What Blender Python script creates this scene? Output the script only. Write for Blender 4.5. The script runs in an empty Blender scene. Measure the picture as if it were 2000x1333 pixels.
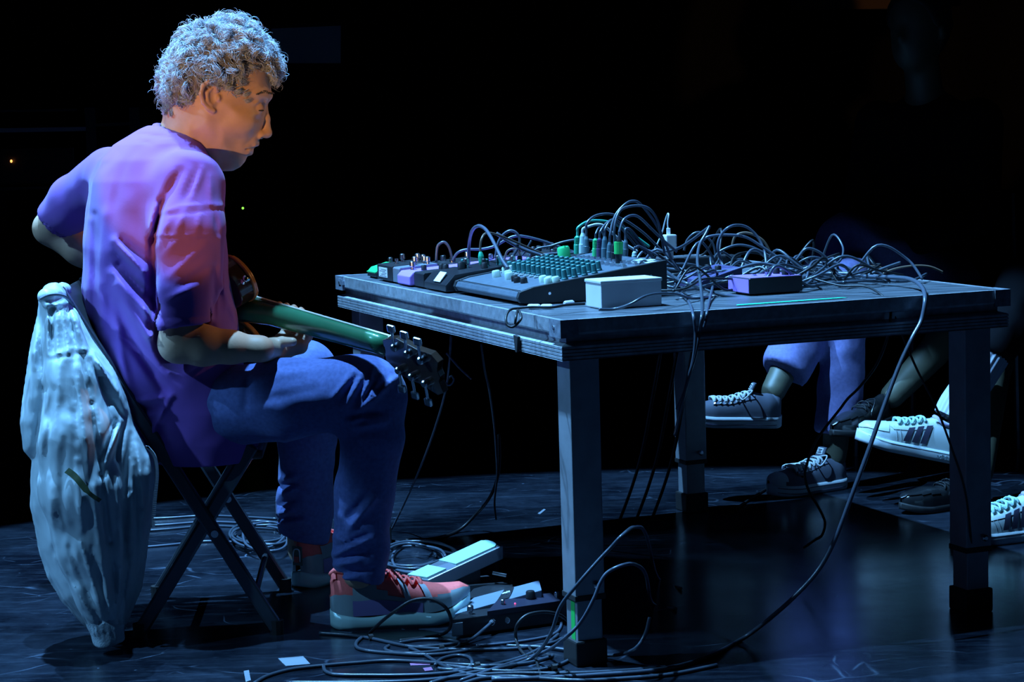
import bpy, bmesh, math, random
import numpy as np
from mathutils import Vector, Matrix
random.seed(7); RNG = np.random.default_rng(7)
SC = bpy.context.scene
COL = SC.collection

# ------------------------------------------------------------------ camera, world, lamps, exposure
FPX, CH, PIT, ROLL = 4143.37, 1.0688, .1079, -.0295
_cp, _sp = math.cos(PIT), math.sin(PIT)
_F = np.array([0, _cp, -_sp]); _R = np.array([1, 0, 0.]); _U = np.array([0, _sp, _cp])
_cr, _sr = math.cos(ROLL), math.sin(ROLL)
CR = _cr*_R + _sr*_U; CU = -_sr*_R + _cr*_U; CF = _F; CC = np.array([0, 0, CH])
cd = bpy.data.cameras.new('camera'); cam = bpy.data.objects.new('camera', cd); COL.objects.link(cam)
cd.sensor_fit = 'HORIZONTAL'; cd.sensor_width = 36; cd.lens = FPX/2000*36; cd.clip_start = .05; cd.clip_end = 100
M = Matrix.Identity(4)
for i in range(3):
    M[i][0] = CR[i]; M[i][1] = CU[i]; M[i][2] = -CF[i]; M[i][3] = CC[i]
cam.matrix_world = M
SC.camera = cam
SC.cycles.caustics_reflective = False; SC.cycles.caustics_refractive = False

SC.view_settings.view_transform = 'Standard'; SC.view_settings.look = 'None'
SC.view_settings.gamma = 1; SC.view_settings.use_curve_mapping = False
SC.view_settings.exposure = 0.0
w = bpy.data.worlds.new('dark hall'); SC.world = w; w.use_nodes = True
w.node_tree.nodes['Background'].inputs[0].default_value = (.12, .30, .9, 1)
w.node_tree.nodes['Background'].inputs[1].default_value = .0012

def spot(name, loc, aim, power, col, half_deg, blend, size):
    l = bpy.data.lights.new(name, 'SPOT'); l.energy = power; l.color = col
    l.spot_size = math.radians(2*half_deg); l.spot_blend = blend; l.shadow_soft_size = size
    o = bpy.data.objects.new(name, l); COL.objects.link(o); o.location = loc
    o.rotation_euler = (Vector(aim)-Vector(loc)).to_track_quat('-Z', 'Y').to_euler()
    return o
spot('far_overhead_blue_spotlight', (-1.39, 5.29, 4.2), (.0, 4.2, 0), 1800, (.19, .52, 1.0), 25.7, .04, .025)
spot('overhead_blue_spotlight', (-.82, 4.14, 4.0), (.15, 4.25, 0), 1300, (.19, .52, 1.0), 25.4, .05, .025)
spot('left_blue_spotlight', (-3.3, 4.08, 2.9), (-.47, 4.28, .42), 400, (.19, .53, 1.0), 12, .25, .03)
spot('side_blue_spotlight', (-2.75, 2.72, 2.4), (-.88, 4.2, .36), 175, (.19, .53, 1.0), 6.8, .3, .03)
spot('warm_side_spotlight', (-2.05, .7, .98), (-.53, 4.4, 1.08), 400, (1.0, .52, .20), 5.0, .2, .02)
spot('warm_far_spotlight', (1.9, 5.0, 1.95), (-.45, 4.45, 1.0), 62, (1.0, .50, .18), 8, .3, .03)
spot('panel_fill', (-.3, 8.3, 3.2), (-.98, 9.5, 2.35), .55, (.25, .45, 1.0), 22, .8, .05)  # added dim fill that lifts the wall panel, not a fixture of the hall
spot('rack_fill', (-2.0, 7.2, 2.4), (-2.0, 8.3, 1.0), .45, (.35, .55, 1.0), 30, .8, .05)  # added fill so the shelving shows, no lamp known there

# ------------------------------------------------------------------ pixel -> place, on a plane of known height or depth
def ray(u, v): return CF + CR*(u-1000)/FPX + CU*(666.5-v)/FPX
def PZ(u, v, z=0.): d = ray(u, v); return CC + d*(z-CH)/d[2]
def PY(u, v, y): d = ray(u, v); return CC + d*y/d[1]
def PIX(P):
    d = np.asarray(P)-CC; z = d@CF
    return np.stack([1000+FPX*(d@CR)/z, 666.5-FPX*(d@CU)/z], -1)
TX, TY, TTH, TL, TW, TH = .0931, 3.959, .3828, 1.0, 1.402, .675
_tc, _ts = math.cos(TTH), math.sin(TTH)
def T(a, b, z=0.): return np.array([TX+a*_tc-b*_ts, TY+a*_ts+b*_tc, TH+z])      # table coordinates

# ------------------------------------------------------------------ materials
MATS = {}
def mat(name, col, rough=.6, metal=0., spec=.5, noise=0., nscale=30., bump=0., bscale=200., sheen=0., coat=0., emit=None, estr=0.):
    if name in MATS: return MATS[name]
    m = bpy.data.materials.new(name); m.use_nodes = True
    nt = m.node_tree; b = nt.nodes['Principled BSDF']
    b.inputs['Base Color'].default_value = (*col, 1); b.inputs['Roughness'].default_value = rough
    b.inputs['Metallic'].default_value = metal; b.inputs['Specular IOR Level'].default_value = spec
    if sheen: b.inputs['Sheen Weight'].default_value = sheen
    if coat: b.inputs['Coat Weight'].default_value = coat; b.inputs['Coat Roughness'].default_value = .1
    if emit: b.inputs['Emission Color'].default_value = (*emit, 1); b.inputs['Emission Strength'].default_value = estr
    if noise or bump:
        tc = nt.nodes.new('ShaderNodeTexCoord')
    if noise:
        n = nt.nodes.new('ShaderNodeTexNoise'); n.inputs['Scale'].default_value = nscale; n.inputs['Detail'].default_value = 5
        nt.links.new(tc.outputs['Object'], n.inputs['Vector'])
        r = nt.nodes.new('ShaderNodeMapRange'); r.inputs[1].default_value = .3; r.inputs[2].default_value = .7
        r.inputs[3].default_value = 1-noise; r.inputs[4].default_value = 1+noise
        nt.links.new(n.outputs['Fac'], r.inputs[0])
        mx = nt.nodes.new('ShaderNodeVectorMath'); mx.operation = 'SCALE'; mx.inputs[0].default_value = col
        nt.links.new(r.outputs[0], mx.inputs['Scale']); nt.links.new(mx.outputs[0], b.inputs['Base Color'])
    if bump:
        n = nt.nodes.new('ShaderNodeTexNoise'); n.inputs['Scale'].default_value = bscale; n.inputs['Detail'].default_value = 4
        nt.links.new(tc.outputs['Object'], n.inputs['Vector'])
        bp = nt.nodes.new('ShaderNodeBump'); bp.inputs['Strength'].default_value = bump; bp.inputs['Distance'].default_value = .004
        nt.links.new(n.outputs['Fac'], bp.inputs['Height']); nt.links.new(bp.outputs[0], b.inputs['Normal'])
    MATS[name] = m
    return m

# ------------------------------------------------------------------ objects, things, parts
def link(name, me, m=None, parent=None, smooth=False):
    o = bpy.data.objects.new(name, me); COL.objects.link(o)
    if m: me.materials.append(m)
    if smooth: me.shade_smooth()
    if parent:
        o.parent = parent; o.location = -parent.matrix_basis.translation if parent.parent is None else (0, 0, 0)
    return o
def sub(name, me, m, parent, smooth=False):            # a child of a mesh part (its own frame is the thing's)
    o = bpy.data.objects.new(name, me); COL.objects.link(o); me.materials.append(m)
    if smooth: me.shade_smooth()
    o.parent = parent
    return o
def tag(o, label, cat, group=None):
    o['label'] = label; o['category'] = cat
    if group: o['group'] = group
    return o
def thing(name, label, cat, loc=(0, 0, 0), group=None):
    o = bpy.data.objects.new(name, None); COL.objects.link(o); o.location = [float(c) for c in loc]
    o.empty_display_size = .05
    return tag(o, label, cat, group)

class MB:                                              # collects simple shapes into one mesh
    def __init__(s): s.v = []; s.f = []
    def add(s, vs, fs):
        n = len(s.v); s.v += [tuple(float(c) for c in p) for p in vs]; s.f += [tuple(i+n for i in q) for q in fs]; return s
    def hull(s, lo4, hi4):                             # two quads -> a box
        return s.add(list(lo4)+list(hi4), [(3, 2, 1, 0), (4, 5, 6, 7), (0, 1, 5, 4), (1, 2, 6, 5), (2, 3, 7, 6), (3, 0, 4, 7)])
    def box(s, c, ax, ay, az):                         # centre and three half-axes
        c, ax, ay, az = map(np.asarray, (c, ax, ay, az))
        return s.hull([c-ax-ay-az, c+ax-ay-az, c+ax+ay-az, c-ax+ay-az], [c-ax-ay+az, c+ax-ay+az, c+ax+ay+az, c-ax+ay+az])
    def tbox(s, a0, a1, b0, b1, z0, z1):               # box in table coordinates
        q = [(a0, b0), (a1, b0), (a1, b1), (a0, b1)]
        return s.hull([T(a, b, z0) for a, b in q], [T(a, b, z1) for a, b in q])
    def prism(s, prof, p0, p1):                        # profile points (3-D) swept from offset p0 to p1
        n = len(prof); P = [np.asarray(p) for p in prof]
        return s.add([p+p0 for p in P]+[p+p1 for p in P], [tuple(range(n-1, -1, -1)), tuple(range(n, 2*n))]+[(i, (i+1) % n, n+(i+1) % n, n+i) for i in range(n)])
    def lathe(s, base, axis, prof, n=14):              # prof: (distance along the axis, radius)
        ax = np.asarray(axis, float); ax /= np.linalg.norm(ax)
        t = np.array([1, 0, 0.]) if abs(ax[0]) < .8 else np.array([0, 1., 0])
        e = np.cross(ax, t); e /= np.linalg.norm(e); g = np.cross(ax, e)
        vs = []; fs = []
        for (h, r) in prof:
            for k in range(n):
                th = 2*math.pi*k/n; vs.append(np.asarray(base)+ax*h+(e*math.cos(th)+g*math.sin(th))*r)
        for j in range(len(prof)-1):
            for k in range(n):
                a = j*n+k; b = j*n+(k+1) % n; fs.append((a, b, b+n, a+n))
        fs.append(tuple(range(n-1, -1, -1))); fs.append(tuple(range((len(prof)-1)*n, len(prof)*n)))
        return s.add(vs, fs)
    def tube(s, pts, r, n=7, closed=False, flat=None):
        P = np.asarray(pts, float); k = len(P)
        rr = np.broadcast_to(np.asarray(r, float), (k,))
        tg = np.gradient(P, axis=0) if not closed else np.roll(P, -1, 0)-np.roll(P, 1, 0)
        tg /= np.linalg.norm(tg, axis=1)[:, None]+1e-12
        nrm = np.cross(tg[0], [0, 0, 1.]);
        if np.linalg.norm(nrm) < 1e-3: nrm = np.cross(tg[0], [0, 1., 0])
        vs = []; fs = []
        for i in range(k):
            nrm = nrm-tg[i]*(nrm@tg[i]); nrm /= np.linalg.norm(nrm)+1e-12
            bn = np.cross(tg[i], nrm)
            for j in range(n):
                th = 2*math.pi*j/n; vs.append(P[i]+(nrm*math.cos(th)+bn*math.sin(th)*(flat or 1))*rr[i])
        for i in range(k-1 if not closed else k):
            for j in range(n):
                a = i*n+j; b = i*n+(j+1) % n; c = ((i+1) % k)*n; fs.append((a, b, c+(j+1) % n, c+j))
        if not closed: fs += [tuple(range(n-1, -1, -1)), tuple(range((k-1)*n, k*n))]
        return s.add(vs, fs)
    def ball(s, c, r, n=10, m=6):
        r = np.broadcast_to(np.asarray(r, float), (3,)); c = np.asarray(c)
        vs = [c+np.array([0, 0, r[2]])]; fs = []
        for i in range(1, m):
            a = math.pi*i/m
            for j in range(n):
                b = 2*math.pi*j/n; vs.append(c+r*np.array([math.sin(a)*math.cos(b), math.sin(a)*math.sin(b), math.cos(a)]))
        vs.append(c-np.array([0, 0, r[2]])); L = len(vs)-1
        for j in range(n): fs.append((0, 1+j, 1+(j+1) % n)); fs.append((L, L-n+(j+1) % n, L-n+j))
        for i in range(m-2):
            for j in range(n):
                a = 1+i*n+j; b = 1+i*n+(j+1) % n; fs.append((a, a+n, b+n, b))
        return s.add(vs, fs)
    def mesh(s, name='mesh', bevel=0.):
        me = bpy.data.meshes.new(name); me.from_pydata(s.v, [], s.f); me.update()
        bm = bmesh.new(); bm.from_mesh(me)
        bmesh.ops.recalc_face_normals(bm, faces=bm.faces)
        if bevel:
            bmesh.ops.bevel(bm, geom=bm.edges[:], offset=bevel, segments=2, affect='EDGES', profile=.6, clamp_overlap=True)
        bm.to_mesh(me); bm.free()
        return me
    def build(s, name, m, parent=None, smooth=False, bevel=0.):
        return link(name, s.mesh(name, bevel), m, parent, smooth)
    def buildsub(s, name, m, parent, smooth=False, bevel=0.):
        return sub(name, s.mesh(name, bevel), m, parent, smooth)

def spline(pts, n=8, closed=False):
    P = np.asarray(pts, float); k = len(P); out = []
    for i in range(k if closed else k-1):
        g = (lambda j: P[j % k]) if closed else (lambda j: P[min(max(j, 0), k-1)])
        p0, p1, p2, p3 = g(i-1), g(i), g(i+1), g(i+2)
        for t in np.linspace(0, 1, n, endpoint=False):
            out.append(.5*((2*p1)+(-p0+p2)*t+(2*p0-5*p1+4*p2-p3)*t*t+(-p0+3*p1-3*p2+p3)*t**3))
    if not closed: out.append(P[-1])
    return np.array(out)

# ------------------------------------------------------------------ sculpting: distance fields -> surface nets
class Grid:
    def __init__(s, lo, hi, h):
        s.lo = np.asarray(lo, float); s.h = h
        s.n = np.ceil((np.asarray(hi)-s.lo)/h).astype(int)+1
        ax = [(s.lo[i]+h*np.arange(s.n[i])).astype(np.float32) for i in range(3)]
        s.x, s.y, s.z = np.meshgrid(*ax, indexing='ij', sparse=True)
        s.shape = tuple(s.n); s._uv = None
    def big(s): return np.full(s.shape, 9., np.float32)
    def uv(s):                                          # where each voxel shows in the photograph (for sculpting strokes)
        if s._uv is None:
            dx, dy, dz = s.x, s.y, s.z-np.float32(CH)
            zz = dy*CF[1]+dz*CF[2]
            s._uv = ((1000+FPX*(dx*CR[0]+dy*CR[1]+dz*CR[2])/zz).astype(np.float32), (666.5-FPX*(dx*CU[0]+dy*CU[1]+dz*CU[2])/zz).astype(np.float32))
        return s._uv
    def cap(s, a, b, ra, rb=None):
        rb = ra if rb is None else rb
        a = np.asarray(a, float); d = np.asarray(b, float)-a; L = float(d@d)+1e-12
        X = s.x-np.float32(a[0]); Y = s.y-np.float32(a[1]); Z = s.z-np.float32(a[2])
        t = np.clip((X*d[0]+Y*d[1]+Z*d[2])/L, 0, 1).astype(np.float32)
        return np.sqrt((X-t*d[0])**2+(Y-t*d[1])**2+(Z-t*d[2])**2)-(ra+(rb-ra)*t)
    def chain(s, pts, k=.01):                           # pts: (point, radius)
        D = None
        for (p, r), (q, e) in zip(pts[:-1], pts[1:]):
            c = s.cap(p, q, r, e); D = c if D is None else sm(D, c, k)
        return D
    def ell(s, c, R, ax=None):
        X = s.x-np.float32(c[0]); Y = s.y-np.float32(c[1]); Z = s.z-np.float32(c[2])
        if ax is None: u, v, w_ = X, Y, Z
        else: u, v, w_ = [X*a[0]+Y*a[1]+Z*a[2] for a in ax]
        k0 = np.sqrt((u/R[0])**2+(v/R[1])**2+(w_/R[2])**2)
        k1 = np.sqrt((u/R[0]**2)**2+(v/R[1]**2)**2+(w_/R[2]**2)**2)+1e-6
        return (k0*(k0-1)/k1).astype(np.float32)
    def plane(s, p, n):
        return ((s.x-p[0])*n[0]+(s.y-p[1])*n[1]+(s.z-p[2])*n[2]).astype(np.float32)
    def poly(s, pts, pxm):                              # signed distance (m) to an outline given in photo pixels
        P = np.asarray(pts, float); lo = P.min(0)-60; hi = P.max(0)+60; st = 2.
        gx = np.arange(lo[0], hi[0]+st, st); gy = np.arange(lo[1], hi[1]+st, st)
        X, Y = np.meshgrid(gx, gy, indexing='ij'); D = np.full(X.shape, 1e9); ins = np.zeros(X.shape, bool)
        for i in range(len(P)):
            a, b = P[i], P[(i+1) % len(P)]; d = b-a
            t = np.clip(((X-a[0])*d[0]+(Y-a[1])*d[1])/(d@d+1e-9), 0, 1)
            D = np.minimum(D, (X-a[0]-t*d[0])**2+(Y-a[1]-t*d[1])**2)
            c = ((a[1] > Y) != (b[1] > Y)) & (X < d[0]*(Y-a[1])/(d[1]+1e-12)+a[0]); ins ^= c
        D = np.sqrt(D)*np.where(ins, -1, 1)/pxm
        u, v = s.uv()
        fu = np.clip((u-lo[0])/st, 0, len(gx)-1.001); fv = np.clip((v-lo[1])/st, 0, len(gy)-1.001)
        iu = fu.astype(np.int32); iv = fv.astype(np.int32); fu = fu-iu; fv = fv-iv; D = D.astype(np.float32)
        return D[iu, iv]*(1-fu)*(1-fv)+D[iu+1, iv]*fu*(1-fv)+D[iu, iv+1]*(1-fu)*fv+D[iu+1, iv+1]*fu*fv
    def pillow(s, pts, pxm, yc, W, D, e=2.):            # outline filled out to half-thickness W
        d = s.poly(pts, pxm); t = np.clip(-d/D, 0, 1)
        half = W*np.power(np.maximum(1-(1-t)**e, 0), 1/e)
        ly = np.abs(s.y-yc)
        return np.where(d > 0, np.sqrt(d*d+ly*ly), (ly-half)*.75).astype(np.float32)
    def strokes(s, D, S, front=None):                   # S: (u0,v0,u1,v1,width px,height m); front: y beyond which nothing is changed
        u, v = s.uv()
        A = np.zeros(s.shape, np.float32)
        for (a, b, c, d, wd, hgt) in S:
            dx, dy = c-a, d-b; L = dx*dx+dy*dy+1e-6
            t = np.clip(((u-a)*dx+(v-b)*dy)/L, 0, 1)
            q = ((u-a-t*dx)**2+(v-b-t*dy)**2)/(wd*wd)
            A += hgt*np.exp(-q)*(.45+.55*np.sin(np.pi*np.clip(t, .05, .95)))
        if front is not None: A *= np.clip((front-s.y)/.02+.5, 0, 1)
        return D-A
    def noise(s, scale, amp, seed=0, oct=2, zs=1.):
        out = 0
        for o in range(oct):
            r = np.random.default_rng(seed+o); f = scale*2**o
            for k in range(4):
                d = r.normal(size=3); d /= np.linalg.norm(d); ph = r.uniform(0, 6.28); e = r.normal(size=3); e /= np.linalg.norm(e); p2 = r.uniform(0, 6.28)
                out = out+np.sin((s.x*d[0]+s.y*d[1]+s.z*(d[2]*zs))*f+ph+1.7*np.sin((s.x*e[0]+s.y*e[1]+s.z*(e[2]*zs))*f*.7+p2))*(amp/2**o/2)
        return out.astype(np.float32)
    def surf(s, D):
        D = np.pad(D, 1, constant_values=.05)
        B = D < 0; nx, ny, nz = D.shape
        cnt = np.zeros((nx-1, ny-1, nz-1), np.uint8)
        for i in (0, 1):
            for j in (0, 1):
                for k in (0, 1): cnt += B[i:nx-1+i, j:ny-1+j, k:nz-1+k]
        I, J, K = np.nonzero((cnt > 0) & (cnt < 8))
        acc = np.zeros((len(I), 3)); num = np.zeros(len(I))
        for ax in range(3):
            o1, o2 = [q for q in range(3) if q != ax]
            for p in (0, 1):
                for q in (0, 1):
                    off = [0, 0, 0]; off[o1] = p; off[o2] = q; of2 = list(off); of2[ax] = 1
                    d0 = D[I+off[0], J+off[1], K+off[2]]; d1 = D[I+of2[0], J+of2[1], K+of2[2]]
                    c = (d0 < 0) != (d1 < 0)
                    t = np.where(c, d0/(d0-d1+1e-12), 0)
                    pos = np.stack([np.full(len(I), float(o)) for o in off], 1); pos[:, ax] += t
                    acc += pos*c[:, None]; num += c
        V = (np.stack([I, J, K], 1)+acc/num[:, None]-1)*s.h+s.lo
        idx = np.full(cnt.shape, -1, np.int32); idx[I, J, K] = np.arange(len(I))
        Q = []
        for ax in range(3):
            sl0 = [slice(1, -1)]*3; sl1 = [slice(1, -1)]*3; sl0[ax] = slice(0, -1); sl1[ax] = slice(1, None)
            b0 = B[tuple(sl0)]; b1 = B[tuple(sl1)]
            E = np.stack(np.nonzero(b0 != b1), 1); ins = b0[tuple(E.T)]
            E = E+1; E[:, ax] -= 1
            o1, o2 = [(1, 2), (2, 0), (0, 1)][ax]
            def cell(p, q):
                e = E.copy(); e[:, o1] -= p; e[:, o2] -= q; return idx[tuple(e.T)]
            q = np.stack([cell(1, 1), cell(0, 1), cell(0, 0), cell(1, 0)], 1)
            q[~ins] = q[~ins][:, ::-1]; Q.append(q)
        Q = np.concatenate(Q); Q = Q[(Q >= 0).all(1)]
        return V, Q
def sm(a, b, k):
    h = np.clip(.5+.5*(b-a)/k, 0, 1); return (b+(a-b)*h-k*h*(1-h)).astype(np.float32)
def smax(a, b, k): return -sm(-a, -b, k)
def relax(V, Q, n=2):
    for _ in range(n):
        S = np.zeros_like(V); c = np.zeros(len(V))
        for i in range(4):
            for j in (1, 3):
                np.add.at(S, Q[:, i], V[Q[:, (i+j) % 4]]); np.add.at(c, Q[:, i], 1)
        V = V*.5+.5*S/np.maximum(c, 1)[:, None]
    return V
def meshq(name, V, Q):
    me = bpy.data.meshes.new(name); me.vertices.add(len(V)); me.vertices.foreach_set('co', V.astype(np.float32).ravel())
    me.loops.add(Q.size); me.loops.foreach_set('vertex_index', Q.astype(np.int32).ravel())
    me.polygons.add(len(Q)); me.polygons.foreach_set('loop_start', np.arange(0, Q.size, 4, dtype=np.int32))
    me.update(calc_edges=True); me.validate(); me.shade_smooth()
    return me
def sculpt(g, D, n=2):
    V, Q = g.surf(D); return relax(V, Q, n), Q
def joinq(*parts):
    V = []; Q = []; n = 0
    for v, q in parts: V.append(v); Q.append(q+n); n += len(v)
    return np.concatenate(V), np.concatenate(Q)

# ------------------------------------------------------------------ floor, back wall
def floor_material():
    m = bpy.data.materials.new('scuffed black stage floor'); m.use_nodes = True
    nt = m.node_tree; N = nt.nodes; L = nt.links; b = N['Principled BSDF']
    tc = N.new('ShaderNodeTexCoord')
    def noise(sc, det, vec=None, rough=.6, dist=0.):
        n = N.new('ShaderNodeTexNoise'); n.inputs['Scale'].default_value = sc; n.inputs['Detail'].default_value = det
        n.inputs['Roughness'].default_value = rough; n.inputs['Distortion'].default_value = dist
        L.new(vec or tc.outputs['Object'], n.inputs['Vector']); return n.outputs['Fac']
    def ramp(src, a, b_, lo=0., hi=1.):
        r = N.new('ShaderNodeMapRange'); r.inputs[1].default_value = a; r.inputs[2].default_value = b_
        r.inputs[3].default_value = lo; r.inputs[4].default_value = hi; L.new(src, r.inputs[0]); return r.outputs[0]
    def math_(op, a, b_):
        n = N.new('ShaderNodeMath'); n.operation = op
        for i, q in enumerate((a, b_)):
            if isinstance(q, (int, float)): n.inputs[i].default_value = q
            else: L.new(q, n.inputs[i])
        return n.outputs[0]
    def mapping(rot, sc):
        n = N.new('ShaderNodeMapping'); n.inputs['Rotation'].default_value = (0, 0, rot); n.inputs['Scale'].default_value = sc
        L.new(tc.outputs['Object'], n.inputs['Vector']); return n.outputs[0]
    tot = None
    for i, (rot, sx, sy, wd) in enumerate([(.3, 2.2, 5, .016), (1.25, 1.0, 3.0, .010), (-.5, 1.8, 5, .012), (2.2, 2.2, 4, .010)]):
        vo = N.new('ShaderNodeTexVoronoi'); vo.feature = 'DISTANCE_TO_EDGE'; vo.inputs['Scale'].default_value = 1.3
        mp = N.new('ShaderNodeVectorMath'); mp.operation = 'ADD'
        nz = N.new('ShaderNodeTexNoise'); nz.inputs['Scale'].default_value = 3; L.new(tc.outputs['Object'], nz.inputs['Vector'])
        L.new(mapping(rot, (sx, sy, 1)), mp.inputs[0]); L.new(nz.outputs['Color'], mp.inputs[1]); L.new(mp.outputs[0], vo.inputs['Vector'])
        line = ramp(vo.outputs['Distance'], 0, wd, 1, 0)
        msk = ramp(noise(2.6+i, 3, mapping(rot+i, (1, 1, 1))), .56, .70)
        t = math_('MULTIPLY', line, msk); tot = t if tot is None else math_('MAXIMUM', tot, t)
    streak = ramp(noise(5, 8, mapping(.28, (1, 7, 1)), .75), .50, .78)
    blot = ramp(noise(3.2, 6, None, .7), .40, .72)
    dots = ramp(noise(34, 2), .735, .78)
    s = math_('ADD', math_('MULTIPLY', streak, .20), math_('MULTIPLY', blot, .16))
    s = math_('ADD', s, math_('MULTIPLY', tot, 1.0)); s = math_('ADD', s, math_('MULTIPLY', dots, .7))
    mx = N.new('ShaderNodeMix'); mx.data_type = 'RGBA'
    mx.inputs[6].default_value = (.0035, .005, .009, 1); mx.inputs[7].default_value = (.13, .165, .23, 1)
    cl = N.new('ShaderNodeClamp'); L.new(s, cl.inputs[0]); L.new(cl.outputs[0], mx.inputs[0]); L.new(mx.outputs[2], b.inputs['Base Color'])
    L.new(ramp(noise(4, 6), .3, .7, .13, .27), b.inputs['Roughness'])
    bp = N.new('ShaderNodeBump'); bp.inputs['Strength'].default_value = .12; bp.inputs['Distance'].default_value = .002
    L.new(noise(60, 5, mapping(.3, (1, 4, 1))), bp.inputs['Height']); L.new(bp.outputs[0], b.inputs['Normal'])
    b.inputs['Specular IOR Level'].default_value = .5
    return m
fl = MB().box((0, 4.5, -.05), (7, 0, 0), (0, 6, 0), (0, 0, .05)).build('floor', floor_material()); fl['kind'] = 'structure'
BLK = mat('black stage curtain cloth', (.004, .004, .005), .95, spec=.1)
wb = MB()
ny = 160; xs = np.linspace(-7, 7, ny)
wb.add([(x, 9.6+.05*math.sin(i*1.15)+.02*math.sin(i*2.7), z) for z in (0, 5) for i, x in enumerate(xs)], [(i, i+1, ny+i+1, ny+i) for i in range(ny-1)])
wb = wb.build('wall_back', BLK, smooth=True); wb['kind'] = 'structure'

# ------------------------------------------------------------------ stage-deck table
ALU = mat('worn dark anodised aluminium', (.42, .45, .49), .45, metal=.45, noise=.25, nscale=60, bump=.08, bscale=300)
ALU2 = mat('dull grey leg tube', (.34, .36, .40), .45, metal=.4, noise=.12, nscale=25)
RUB = mat('black rubber', (.012, .012, .014), .7)
WOOD = None
def deck_material():
    m = bpy.data.materials.new('black stained deck plywood'); m.use_nodes = True
    nt = m.node_tree; N = nt.nodes; L = nt.links; b = N['Principled BSDF']
    tc = N.new('ShaderNodeTexCoord'); mp = N.new('ShaderNodeMapping'); mp.inputs['Rotation'].default_value = (0, 0, -TTH); mp.inputs['Scale'].default_value = (3, 40, 3)
    L.new(tc.outputs['Object'], mp.inputs['Vector'])
    n = N.new('ShaderNodeTexNoise'); n.inputs['Scale'].default_value = 2; n.inputs['Detail'].default_value = 6; L.new(mp.outputs[0], n.inputs['Vector'])
    r = N.new('ShaderNodeValToRGB'); r.color_ramp.elements[0].position = .35; r.color_ramp.elements[1].position = .7
    r.color_ramp.elements[0].color = (.025, .03, .038, 1); r.color_ramp.elements[1].color = (.17, .19, .22, 1)
    L.new(n.outputs['Fac'], r.inputs[0]); L.new(r.outputs[0], b.inputs['Base Color']); b.inputs['Roughness'].default_value = .42
    bp = N.new('ShaderNodeBump'); bp.inputs['Strength'].default_value = .3; bp.inputs['Distance'].default_value = .002
    L.new(n.outputs['Fac'], bp.inputs['Height']); L.new(bp.outputs[0], b.inputs['Normal'])
    return m
tab = thing('table', 'black stage-deck table with ribbed aluminium edges, covered with pedals and cables', 'table', T(TL/2, TW/2, -TH))
MB().tbox(.008, TL-.008, .008, TW-.008, -.022, 0).build('deck_board', deck_material(), tab, bevel=.002)
# edge rail profile: (outward, height)
rp = [(0, .001), (0, -.024), (-.004, -.028), (-.016, -.031), (-.016, -.044), (-.003, -.048)]
for k in range(4): rp += [(0, -.050-.0065*k), (0, -.0545-.0065*k), (-.003, -.0553-.0065*k)]
rp += [(0, -.0765), (-.045, -.0765), (-.045, -.0225), (-.0085, -.0225), (-.0085, .001)]
ends = [((0, TW), (0, 0), (-1, 0)), ((0, 0), (TL, 0), (0, -1)), ((TL, 0), (TL, TW), (1, 0)), ((TL, TW), (0, TW), (0, 1))]
for (p, q, n) in ends:
    d = np.array(q, float)-p; d /= np.linalg.norm(d)
    mb = MB(); P0 = []; P1 = []
    for (o, z) in rp:                                  # mitred ends
        P0.append(T(p[0]+n[0]*o-d[0]*o, p[1]+n[1]*o-d[1]*o, z)); P1.append(T(q[0]+n[0]*o+d[0]*o, q[1]+n[1]*o+d[1]*o, z))
    k = len(rp)
    mb.add(P0+P1, [tuple(range(k)), tuple(range(2*k-1, k-1, -1))]+[(i, (i+1) % k, k+(i+1) % k, k+i) for i in range(k)])
    mb.build('edge_rail', ALU, tab)
CORN = mat('grey cast corner', (.25, .28, .34), .5, metal=.4, noise=.3, nscale=80)
for a, b in ((0, 0), (TL, 0), (TL, TW), (0, TW)):
    sa = 1 if a == 0 else -1; sb = 1 if b == 0 else -1
    c = MB(); q = [(-.003, -.003), (.034, -.003), (.034, .004), (.004, .004), (.004, .052), (-.003, .052)]
    c.prism([T(a+sa*x, b+sb*y, -.033) for x, y in q], 0, (0, 0, .0345))
    o = c.build('corner_piece', CORN, tab)
    MB().lathe(T(a-sa*.003, b+sb*.03, -.015), T(-sa, 0)-T(0, 0), [(0, .004), (.0015, .004), (.002, .002)], 8).build('screw', mat('bright steel', (.6, .62, .66), .25, metal=1), tab)
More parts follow.
